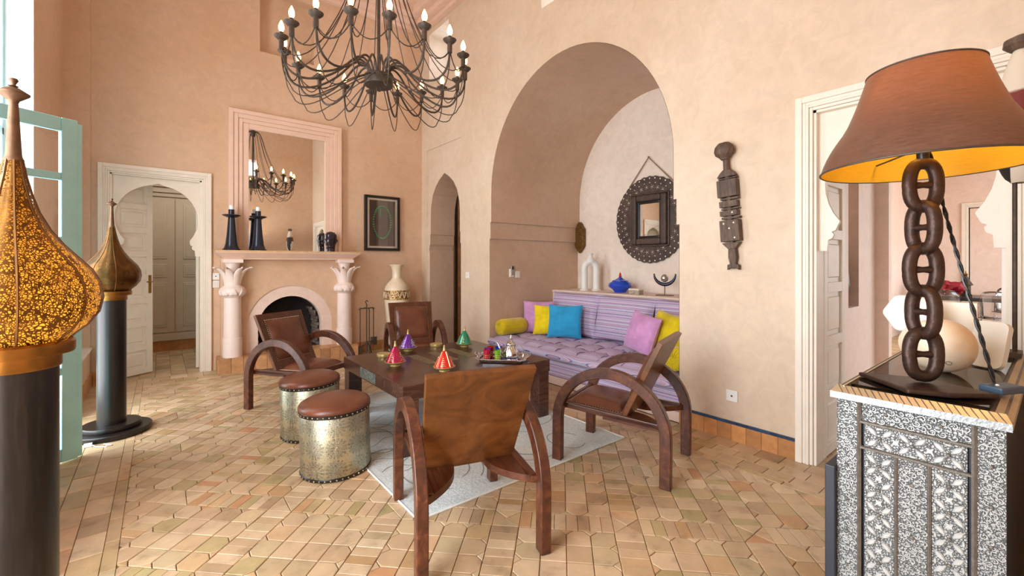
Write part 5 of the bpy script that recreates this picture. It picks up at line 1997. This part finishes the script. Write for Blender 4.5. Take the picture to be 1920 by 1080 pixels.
ring_rect(.155, .215, .032, .055).build('inner_moulding', M['black'], rm, 0, bev=.008)
rp = MB()
for s in (-1, 1):
    rp.tube([(-.045, s * .285, -.34 + i * .02) for i in range(35)], [.012 + .004 * (i % 2) for i in range(35)], 6)
    rp.tube([(-.045, -.28 + i * .02, s * .345) for i in range(29)], [.012 + .004 * (i % 2) for i in range(29)], 6)
rp.build('rope_moulding', M['carved'], rm)
MB().box(-.030, -.024, -.157, .157, -.217, .217).build('mirror_glass', M['mirror'], rm, 0)
dots = MB()
rr = random.Random(2)
M['bone'] = plain('bone_dots', srgb(236, 228, 214), .4, var=.05)
for ring_, (k1, k2, n_, sz_) in enumerate(((.515, .55, 40, .011), (.455, .49, 34, .008), (.40, .435, 30, .009))):
    for i in range(n_):
        a = 2 * math.pi * i / n_ + ring_ * .1
        y, z = k1 * math.cos(a), k2 * math.sin(a)
        if abs(y) < .29 and abs(z) < .36:
            continue
        dots.dome((-.035, y, z), sz_, .004, 6, (-1, 0, 0))
        if ring_ == 2:
            for q in range(5):
                b = 2 * math.pi * q / 5
                dots.dome((-.035, y + .022 * math.cos(b), z + .022 * math.sin(b)), .0045, .003, 5, (-1, 0, 0))
dots.build('bone_dots', M['bone'], rm, 0)['kind'] = 'stuff'
M['cord'] = plain('hemp_cord', srgb(150, 132, 108), .9, var=.2)
MB().tube([(-.02, .33, .47), (-.03, .02, .83), (-.02, -.33, .47)], .009, 6).lathe([(.004, 0), (.016, .004), (.012, .014)], 10, (-.03, .02, .83)).build('hanging_cord', M['cord'], rm)
# ------------------------------------------------------------------ carved wooden figure on the right wall
M['oldwood'] = wood('weathered_wood', srgb(58, 44, 36), srgb(96, 76, 62), srgb(134, 110, 90), .6, 5, (6, 6, 1))
fy, fz0 = on_x(1388, 507, 3.38)
_, fz1 = on_x(1370, 266, 3.38)
cf = thing('carved_wall_figure', 'carved wooden door-lock figure with rounded head hanging on the right wall', 'carving', (XE, (on_x(1372, 400, 3.38)[0] + on_x(1384, 400, 3.38)[0]) / 2, fz0))
cf.rotation_euler = (R(-4.0), 0, 0)
H_ = fz1 - fz0
def slab(name, pts, d0, d1, bev=.004):
    return MB().prism([(a * 1.2, b * H_) for a, b in pts], lambda a, b, d: (-d, a, b), d0, d1).build(name, M['oldwood'], cf, 25, bev=bev)
slab('fish_tail', [(-.035, 0), (-.012, .02), (0, .012), (.015, .02), (.038, .005), (.034, .045), (.018, .05), (.026, .10), (.022, .17), (-.022, .17), (-.026, .10), (-.016, .05), (-.034, .04)], .015, .05)
slab('lower_neck', [(-.055, .215), (-.02, .165), (.02, .165), (.058, .215)], .01, .055)
slab('lower_block', [(-.058, .225), (-.058, .39), (.060, .39), (.060, .225)], .005, .065, .003)
slab('bar', [(-.062, .40), (-.062, .415), (.05, .415), (.05, .40)], .01, .05, .002)
slab('middle_block', [(-.052, .425), (-.052, .465), (.055, .465), (.055, .425)], .005, .06, .002)
slab('bar', [(-.062, .473), (-.062, .483), (.05, .483), (.05, .473)], .01, .05, .002)
slab('middle_block', [(-.054, .492), (-.054, .54), (.055, .54), (.055, .492)], .005, .06, .002)
slab('bar', [(-.062, .55), (-.062, .565), (.05, .565), (.05, .55)], .01, .05, .002)
slab('upper_block', [(-.060, .572), (-.060, .705), (.060, .705), (.060, .572)], .005, .068, .003)
slab('bar', [(-.062, .713), (-.062, .723), (.055, .723), (.055, .713)], .01, .05, .002)
slab('shoulder', [(-.06, .73), (-.04, .765), (-.02, .785), (.02, .785), (.04, .765), (.062, .73)], .01, .055)
slab('peg', [(-.012, .165), (-.012, .80), (.012, .80), (.012, .165)], .012, .045, .002)
MB().lathe([(.022, .78 * H_), (.021, .865 * H_)], 16, (-.04, 0, 0)).build('neck', M['oldwood'], cf)
MB().lathe([(.026, .862 * H_), (.034, .872 * H_), (.040, .88 * H_), (.066, .902 * H_), (.074, .93 * H_), (.066, .965 * H_), (.042, .992 * H_), (.004, 1.0 * H_)], 28, (-.055, 0, 0), fn=lambda a, z: .75 + .25 * abs(math.sin(a))).build('rounded_head', M['oldwood'], cf, 50)
for (y, z) in ((-.035, .365), (.04, .365), (-.035, .25), (.0, .325), (-.03, .445)):
    MB().dome((-.0655, y, z * H_), .007, .004, 8, (-1, 0, 0)).build('bone_stud', M['bone'], cf)

# ------------------------------------------------------------------ sideboard clad in embossed white metal
SX0, SX1, SY0, SY1, SZ = 1.696, 2.92, .085, .447, .960
sbd = thing('sideboard', 'sideboard clad in embossed silver metal with a glass top', 'sideboard', (SX0, (SY0 + SY1) / 2, 0))
hw = (SY1 - SY0) / 2
M['emb_dark'] = stamped('embossed_ground', srgb(88, 92, 94), srgb(168, 173, 173), 150, .2, .45)
M['emb_light'] = plain('embossed_silver', srgb(186, 190, 188), .38, .3, var=.06, scale=40, bump=.15, bscale=200)
M['emb_strip'] = plain('beaded_strip', srgb(112, 106, 98), .45, .5, var=.2, scale=60, bump=.4, bscale=300)
M['dark_back'] = plain('dark_navy_wood', srgb(34, 40, 52), .45, var=.15)
LEN = SX1 - SX0
MB().box(.012, LEN, -hw + .004, hw - .004, .02, SZ - .035).build('carcass', M['dark_back'], sbd, 0)
MB().box(-.018, LEN, hw, hw + .028, .0, .70).build('side_board', M['dark_back'], sbd, 0, bev=.003)
for px_ in (.05, LEN - .05):
    for py_ in (-hw + .04, hw - .04):
        MB().box(px_ - .03, px_ + .03, py_ - .03, py_ + .03, 0, .02).build('foot', M['dark_back'], sbd, 0)
# end panel facing the room (plane x = 0, local y across, z up)
def pan(name, y0, y1, z0, z1, mat, d=.004, x=.012):
    return MB().box(x - d, x, y0, y1, z0, z1).build(name, mat, sbd, 0)
T = SZ - .035
pan('corner_strip', -hw, -hw + .052, .03, T, M['emb_dark'], .010)
pan('corner_strip', hw - .052, hw, .03, T, M['emb_dark'], .010)
pan('top_panel', -hw + .062, hw - .062, T - .062, T, M['emb_dark'], .008)
pan('frieze_panel', -hw + .070, hw - .070, T - .142, T - .074, M['emb_dark'], .008)
pan('flower_panel', -hw + .070, -hw + .140, .03, T - .152, M['emb_dark'], .008)
pan('flower_panel', hw - .140, hw - .070, .03, T - .152, M['emb_dark'], .008)
pan('centre_panel', -hw + .150, hw - .150, .03, T - .152, M['emb_dark'], .010)
stp = MB()
for y in (-hw + .057, hw - .057):
    stp.tube([(.004, y, .03), (.004, y, T)], .0065, 6)
for y in (-hw + .145, hw - .145):
    stp.tube([(.004, y, .03), (.004, y, T - .150)], .005, 6)
for z in (T - .068, T - .147):
    stp.tube([(.004, -hw + .06, z), (.004, hw - .06, z)], .006, 6)
stp.build('beaded_strips', M['emb_strip'], sbd)


def petal(m, cy, cz, ang, l0, l1, w, x=.0035):
    """almond-shaped raised petal on the end panel"""
    c, s = math.cos(ang), math.sin(ang)
    prof = []
    for i in range(7):
        q = i / 6
        prof.append((l0 + (l1 - l0) * q, w * math.sin(math.pi * q)))
    out = [(a, b) for a, b in prof] + [(a, -b) for a, b in reversed(prof[1:-1])]
    n = len(out)
    vs = [(x, cy + a * c - b * s, cz + a * s + b * c) for a, b in out]
    mid = (l0 + l1) / 2
    vs += [(x - .0028, cy + (mid + (a - mid) * .72) * c - b * .6 * s, cz + (mid + (a - mid) * .72) * s + b * .6 * c) for a, b in out]
    fs = [(i, (i + 1) % n, n + (i + 1) % n, n + i) for i in range(n)] + [tuple(n + i for i in range(n))]
    m.add(vs, fs)


def star(m, cy, cz, r, x=.0035):
    out = []
    for k in range(4):
        a = R(45 + 90 * k)
        out += [(r * math.cos(a), r * math.sin(a)), (r * .42 * math.cos(a + R(45)), r * .42 * math.sin(a + R(45)))]
    n = len(out)
    m.add([(x, cy + a, cz + b) for a, b in out] + [(x - .0025, cy + a * .85, cz + b * .85) for a, b in out], [(i, (i + 1) % n, n + (i + 1) % n, n + i) for i in range(n)] + [tuple(n + i for i in range(n))])


flo, bos = MB(), MB()
def flower_row(p0, p1, vertical, size):
    n = round((p1[1] - p0[1] if vertical else p1[0] - p0[0]) / size)
    for i in range(n):
        q = (i + .5) / n
        cy, cz = p0[0] + (p1[0] - p0[0]) * (q if not vertical else .5), p0[1] + (p1[1] - p0[1]) * (q if vertical else .5)
        for k in range(4):
            petal(flo, cy, cz, R(45 + 90 * k), .008, size * .62, size * .105)
        bos.dome((.004, cy, cz), .0055, .005, 8, (-1, 0, 0))
        if i < n - 1:
            dq = 1 / n
            if vertical:
                star(flo, cy, cz + (p1[1] - p0[1]) * dq / 2, size * .2)
            else:
                star(flo, cy + (p1[0] - p0[0]) * dq / 2, cz, size * .2)
        for s in (-1, 1):           # half stars at the panel edges
            if vertical:
                petal(flo, cy + s * size * .40, cz, R(90), -size * .16, size * .16, size * .05)
            else:
                petal(flo, cy, cz + s * size * .42, 0, -size * .16, size * .16, size * .05)
flower_row((-hw + .070, T - .142), (hw - .070, T - .074), False, .070)
flower_row((-hw + .070, .04), (-hw + .140, T - .157), True, .070)
flower_row((hw - .140, .04), (hw - .070, T - .157), True, .070)
# arabesque curls on corner strips, top panel and centre panel
rr = random.Random(9)
crl = MB()
def curl(cy, cz, s, flip, x=.0015):
    pts = []
    for i in range(9):
        q = i / 8
        a = R(20 + 300 * q) * flip
        r = s * (1 - .72 * q)
        pts.append((x, cy + r * math.cos(a), cz + r * math.sin(a)))
    crl.tube(pts, .0016, 4, caps=False)
def fill(y0, y1, z0, z1, step):
    z = z0
    row = 0
    while z < z1:
        y = y0 + (step / 2 if row % 2 else 0)
        while y <= y1:
            s = step * .46
            curl(y + rr.uniform(-.003, .003), z + rr.uniform(-.003, .003), s, 1 if rr.random() > .5 else -1)
            a = rr.uniform(0, 3.1)
            petal(crl, y, z, a, -s * .5, s * .7, s * .16, .001)
            y += step
        z += step * .72
        row += 1
fill(-hw + .010, -hw + .046, .04, T - .01, .020)
fill(hw - .046, hw - .010, .04, T - .01, .020)
fill(-hw + .072, hw - .072, T - .054, T - .008, .022)
fill(-hw + .158, hw - .158, .04, T - .162, .022)
for (a, b) in ((-hw + .026, 0), (hw - .026, 0)):
    for k in range(8):
        bos.dome((.002, a, .08 + k * .105), .0055, .006, 8, (-1, 0, 0))
for k in range(5):
    bos.dome((.002, 0, T - .22 - k * .15), .007, .006, 8, (-1, 0, 0))
for y in (-.06, .06):
    bos.dome((.002, y, T - .031), .0065, .006, 8, (-1, 0, 0))
flo.build('raised_flowers', M['emb_light'], sbd, 0)['kind'] = 'stuff'
crl.build('raised_arabesques', M['emb_light'], sbd, 0)['kind'] = 'stuff'
bos.build('bosses', M['emb_strip'], sbd, 40)['kind'] = 'stuff'
# top: metal moulding with slanted gold lines round a wooden frame and a glass pane
M['gold_edge'] = plain('gilt_edge', srgb(196, 178, 146), .35, .5, var=.15)
MB().box(.0, LEN, -hw, hw, SZ - .035, SZ - .008).build('top_frame', wood('top_wood', srgb(70, 56, 44), srgb(104, 86, 68), srgb(132, 112, 92), .4, 4, (1, 6, 6)), sbd, 0)
mo = MB()
def edge_mould(a, b):
    pass
mo.add([(-.022, -hw - .012, SZ - .038), (-.022, hw + .012, SZ - .038), (-.022, hw + .012, SZ - .018), (-.022, -hw - .012, SZ - .018), (.004, hw + .0, SZ), (.004, -hw, SZ), (.004, -hw, SZ - .038), (.004, hw, SZ - .038)],
       [(0, 1, 2, 3), (3, 2, 4, 5), (0, 6, 7, 1), (0, 3, 5, 6), (1, 7, 4, 2), (5, 4, 7, 6)])
mo.v = mo.v[:]
mo.f = [f for f in mo.f if f != (3, 2, 4, 5)]
mo.build('metal_moulding', plain('hammered_silver_band', srgb(160, 168, 172), .35, .5, var=.12, scale=60, bump=.4, bscale=90), sbd, 0)
MB().add([(-.0222, -hw - .012, SZ - .018), (-.0222, hw + .012, SZ - .018), (.004, hw, SZ + .0003), (.004, -hw, SZ + .0003)], [(0, 1, 2, 3)]).build('gilt_slope', M['gold_edge'], sbd, 0)
for s in (-1, 1):
    MB().add([(.0, s * (hw + .012), SZ - .038), (LEN, s * (hw + .012), SZ - .038), (LEN, s * (hw + .012), SZ - .018), (0, s * (hw + .012), SZ - .018), (LEN, s * (hw - .02), SZ), (0, s * (hw - .02), SZ), (0, s * (hw - .02), SZ - .038), (LEN, s * (hw - .02), SZ - .038)],
             [(0, 1, 2, 3), (3, 2, 4, 5), (0, 6, 7, 1), (0, 3, 5, 6), (1, 7, 4, 2), (5, 4, 7, 6)]).build('metal_moulding', M['gold_edge'], sbd, 0)
gd = MB()
for k in range(22):
    y = -hw + .004 + k * (2 * hw - .02) / 21
    gd.tube([(-.0215, y - .006, SZ - .0185), (-.008, y + .004, SZ - .008), (.004, y + .012, SZ + .0002)], .0016, 4)
gd.build('slanted_grooves', M['emb_strip'], sbd)['kind'] = 'stuff'
MB().box(.03, LEN - .02, -hw + .03, hw - .03, SZ - .008, SZ + .004).build('glass_top', glass_mat('smoky_top_glass', (.86, .88, .86, 1), .10), sbd, 0)
GZ = SZ + .004

# ------------------------------------------------------------------ chain lamp
lx, ly = 1.845, .264
cl = thing('chain_lamp', 'table lamp with a rusty iron chain stem and a large brown flared shade', 'table lamp', (lx, ly, GZ + .001))
M['rust'] = plain('rusty_brown_iron', srgb(62, 44, 36), .42, .55, var=.3, scale=30, bump=.5, bscale=60)
pl = [(on_level(1607, 703, GZ)), (on_level(1703, 745, GZ)), (on_level(1880, 750, GZ))]
pl = [(x - lx, y - ly) for x, y in pl]
pl = [(.01, .165), (-.135, .015), (-.10, -.07), (.0, -.162), (.08, .0)]
MB().prism(pl, lambda a, b, d: (a, b, d), .0005, .015).build('iron_base_plate', M['rust'], cl, 0, bev=.005)
yaw_l = math.atan2(ly, lx)
zc = .016
nl, lh, lw, tr_ = 5, .172, .108, .0185
pitch = lh - 2 * tr_ - .004
for k in range(nl):
    zc0 = .016 + lh / 2 + k * (pitch) * (.70 / (pitch * (nl - 1) + lh) if False else 1)
    pts = []
    for i in range(28):
        a = 2 * math.pi * i / 28
        ca, sa = math.cos(a), math.sin(a)
        x = (lw / 2 - tr_) * (abs(ca) ** .8) * (1 if ca > 0 else -1)
        z = (lh / 2 - tr_) * (abs(sa) ** .8) * (1 if sa > 0 else -1)
        pts.append((x, z))
    rot = yaw_l + R(90) + (R(28) if k % 2 == 0 else R(-42))
    m = MB().tube([(p[0] * math.cos(rot), p[0] * math.sin(rot), zc0 + p[1]) for p in pts], tr_, 12, closed=True)
    lo = m.build('chain_link', M['rust'], cl, 60)
    q = lw / 2 - tr_
    MB().tube([(-q * math.cos(rot), -q * math.sin(rot), zc0), (0, 0, zc0), (q * math.cos(rot), q * math.sin(rot), zc0)], [.014, .009, .014], 10).build('link_stud', M['rust'], lo, 60)
ztop = .016 + lh + (nl - 1) * pitch
# lamp shade: brown outside, golden lining, wire spider
ZB, ZT = 1.645 - GZ, 1.945 - GZ
RB2, RT2 = .262, .138
def shade_prof(o=0.0):
    out = []
    for i in range(13):
        q = i / 12
        r = RB2 + (RT2 - RB2) * (q ** 1.0) - .012 * math.sin(math.pi * q) + .010 * math.sin(math.pi * min(1, q * 2.2))
        out.append((r - o, ZB + (ZT - ZB) * q))
    return out
def translucent(name, c1, c2, tcol, amt, rough=.5, fib=False):
    t = NT(name)
    n = t.noise(26, 4, .6, scl=(1, 1, 9), dist=1.0)
    t.base(t.ramp(n.outputs['Fac'], [(.3, c1), (.72, c2)]), rough, 0, .4)
    tl = t.n('BsdfTranslucent')
    tl.inputs[0].default_value = tcol
    mx = t.n('MixShader')
    mx.inputs[0].default_value = amt
    t.l(t.b.outputs[0], mx.inputs[1])
    t.l(tl.outputs[0], mx.inputs[2])
    t.l(mx.outputs[0], t.out.inputs['Surface'])
    return t.m
shd = MB().lathe(shade_prof(), 72, cap0=False, cap1=False).build('lamp_shade', translucent('brown_parchment', srgb(72, 56, 48), srgb(104, 82, 70), srgb(255, 214, 120), .12, .34), cl, 60)
MB().lathe(shade_prof(.003), 72, cap0=False, cap1=False).build('shade_lining', translucent('gold_lining', srgb(226, 176, 40), srgb(240, 196, 64), srgb(240, 170, 40), .40, .5), shd, 60)
for rr_, zz_ in ((RB2, ZB), (RT2, ZT)):
    MB().tube([(rr_ * math.cos(R(a)), rr_ * math.sin(R(a)), zz_) for a in range(0, 360, 6)], .003, 6, closed=True).build('shade_rim', M['iron'], shd)
sp = MB()
for k in range(3):
    a = R(40 + 120 * k)
    sp.tube([(.012 * math.cos(a), .012 * math.sin(a), ztop + .03), ((RB2 - .03) * math.cos(a), (RB2 - .03) * math.sin(a), ZB + .055)], .003, 6)
sp.build('shade_spider', M['iron'], shd)
MB().lathe([(.012, ztop - .012), (.016, ztop), (.018, ztop + .15)], 14).build('bulb_socket', M['black'], cl)
M['shade_bulb'] = NT('shade_bulb_glow').m
q = M['shade_bulb'].node_tree.nodes['Principled BSDF']
q.inputs['Emission Color'].default_value = (1.0, .66, .25, 1)
q.inputs['Emission Strength'].default_value = 230.0
MB().lathe([(.012, ztop + .15), (.028, ztop + .18), (.030, ztop + .205), (.018, ztop + .235), (.002, ztop + .242)], 16).build('bulb', M['shade_bulb'], cl)
# twisted cord from the socket to the dimmer at the table corner
ax, ay = 1.955 - lx, .118 - ly
base_pts = bez((.015, -.012, ztop + .02), (.05, -.05, ztop - .22), (.07, -.09, .30), (ax + .004, ay + .004, .024), 46)
cd = MB()
for ph in (0, math.pi):
    cd.tube([(p[0] + .0032 * math.cos(i * 1.1 + ph), p[1] + .0032 * math.sin(i * 1.1 + ph), p[2]) for i, p in enumerate(base_pts)], .0032, 6)
cd.build('twisted_cord', M['black'], cl)
dm = MB().obox((ax - .012, ay - .012, .013), .10, .055, .022, rz(R(-25)))
dm.build('dimmer', plain('slate_blue_plastic', srgb(58, 78, 98), .4), cl, 0, bev=.005)
MB().dome((ax - .03, ay - .004, .024), .005, .004, 8).build('dimmer_button', M['white'], cl)

# ------------------------------------------------------------------ other things on the sideboard
eg = thing('egg_lamp', 'cream stone egg ornament lying behind the chain lamp', 'ornament', (2.17, .275, GZ))
t = NT('alabaster')
n = t.noise(5, 4)
t.base(t.ramp(n.outputs['Fac'], [(.3, srgb(214, 186, 148)), (.55, srgb(236, 224, 204)), (.75, srgb(240, 234, 222))]), .4)
def egg(u, v):
    a, b = 2 * math.pi * u, math.pi * v
    r = .093 * math.sin(b)
    y = -.104 * math.cos(b) * 1.0
    k = 1 - .10 * (y / .104)
    return (r * math.cos(a) * k, y, .0925 + r * math.sin(a) * k)
e = MB().grid(egg, 40, 28).build('egg_body', t.m, eg, 80)
MB().tube([(-.075 - .004 + .0, .0 + .008 * math.cos(R(a)) - .04, .045 + .006 * math.sin(R(a))) for a in range(0, 360, 45)], .0012, 4, closed=True).build('maker_mark', M['iron'], eg)
hx_ = thing('hexagon_ornament', 'white hexagonal block ornament standing behind the egg', 'ornament', (2.34, .375, GZ), R(10))
hexp = [(.085 * math.cos(R(60 * k)), .085 * math.sin(R(60 * k)) * .98) for k in range(6)]
MB().prism(hexp, lambda a, b, d: (d, a, .185 + b), -.03, .03).build('hexagon_block', M['ceramic'], hx_, 20, bev=.014, seg=3)
MB().box(-.03, .03, -.085, -.045, 0, .135).build('hexagon_foot', M['ceramic'], hx_, 0, bev=.006)
cb2 = thing('cream_board', 'plain cream board standing upright behind the egg ornament', 'board', (2.47, .265, GZ), R(-8))
MB().box(-.007, .007, -.07, .07, .010, .23).build('upright_board', M['cream'], cb2, 0, bev=.003)
MB().box(-.05, .05, -.075, .075, 0, .010).build('foot_board', M['cream'], cb2, 0, bev=.002)
tb = thing('white_tablet', 'white rounded tablet leaning on its edge beside the cream board', 'ornament', (2.36, .17, GZ), R(-30))
m = MB().prism(rrect(.052, .085, .024), lambda a, b, d: (d, a, .088 + b), -.011, .011).build('tablet_body', M['ceramic'], tb, 30, bev=.003)
m.rotation_euler = (0, R(14), 0)
pap = MB().obox((0, 0, .002), .20, .14, .003, rz(R(15))).build('paper_sheets', M['white'], None, 0, loc=(2.58, .24, GZ))
tag(pap, 'white papers lying flat at the end of the sideboard', 'paper')

# painted mask on a tall stand at the far end of the sideboard
mk = thing('painted_mask', 'tall white and black painted mask with red chin on an iron stand', 'mask', (2.76, .095, GZ))
MB().box(-.06, .06, .0, .07, 0, .02).tube([(0, .02, .02), (0, .02, 1.1)], .008, 8).build('iron_stand', M['iron'], mk)
MZ0, MZ1 = 1.68 - GZ, 2.26 - GZ
def maskf(u, v):
    a = math.pi * (u - .5) * 1.9
    z = MZ0 + (MZ1 - MZ0) * v
    r = .086 * (math.sin(math.pi * min(1, .06 + .94 * v ** .75)) ** .6)
    return (r * math.sin(a), r * .95 * math.cos(a) - .0, z)
t = NT('mask_paint')
sx = t.n('SeparateXYZ')
t.l(t.co(), sx.inputs[0])
zz = t.math('DIVIDE', t.math('SUBTRACT', sx.outputs['Z'], MZ0), MZ1 - MZ0)
n = t.noise(25, 4)
c = t.ramp(t.math('ADD', zz, t.math('MULTIPLY', t.math('SUBTRACT', n.outputs['Fac'], .5), .03)), [(0, srgb(226, 214, 196)), (.44, srgb(226, 214, 196)), (.46, srgb(120, 44, 34)), (.62, srgb(120, 44, 34)), (.64, srgb(224, 212, 192)), (.93, srgb(220, 208, 188)), (.95, srgb(70, 54, 40)), (1, srgb(60, 46, 34))], 'LINEAR')
blk = t.math('MULTIPLY', t.math('LESS_THAN', sx.outputs['X'], .0), t.math('MULTIPLY', t.math('GREATER_THAN', sx.outputs['Y'], .03), t.math('LESS_THAN', zz, .62)))
t.base(t.mix(blk, c, srgb(34, 28, 26)), .6)
MB().grid(maskf, 40, 30).build('mask_face', t.m, mk, 70)
MB().tube([(0, .075, MZ0 + .20), (0, .105, MZ0 + .26), (0, .085, MZ0 + .40)], [.018, .016, .008], 8).build('nose', M['black'], mk, 60)
for s in (-1, 1):
    MB().tube([(s * .04 - .018, .072, MZ0 + .36), (s * .04, .084, MZ0 + .372), (s * .04 + .018, .072, MZ0 + .36)], .006, 6).build('eyelid', M['black'], mk)
MB().lathe([(.035, 0), (.055, .02), (.052, .045), (.02, .06)], 20, (0, 0, MZ1 - .035)).build('dark_cap', M['oldwood'], mk)
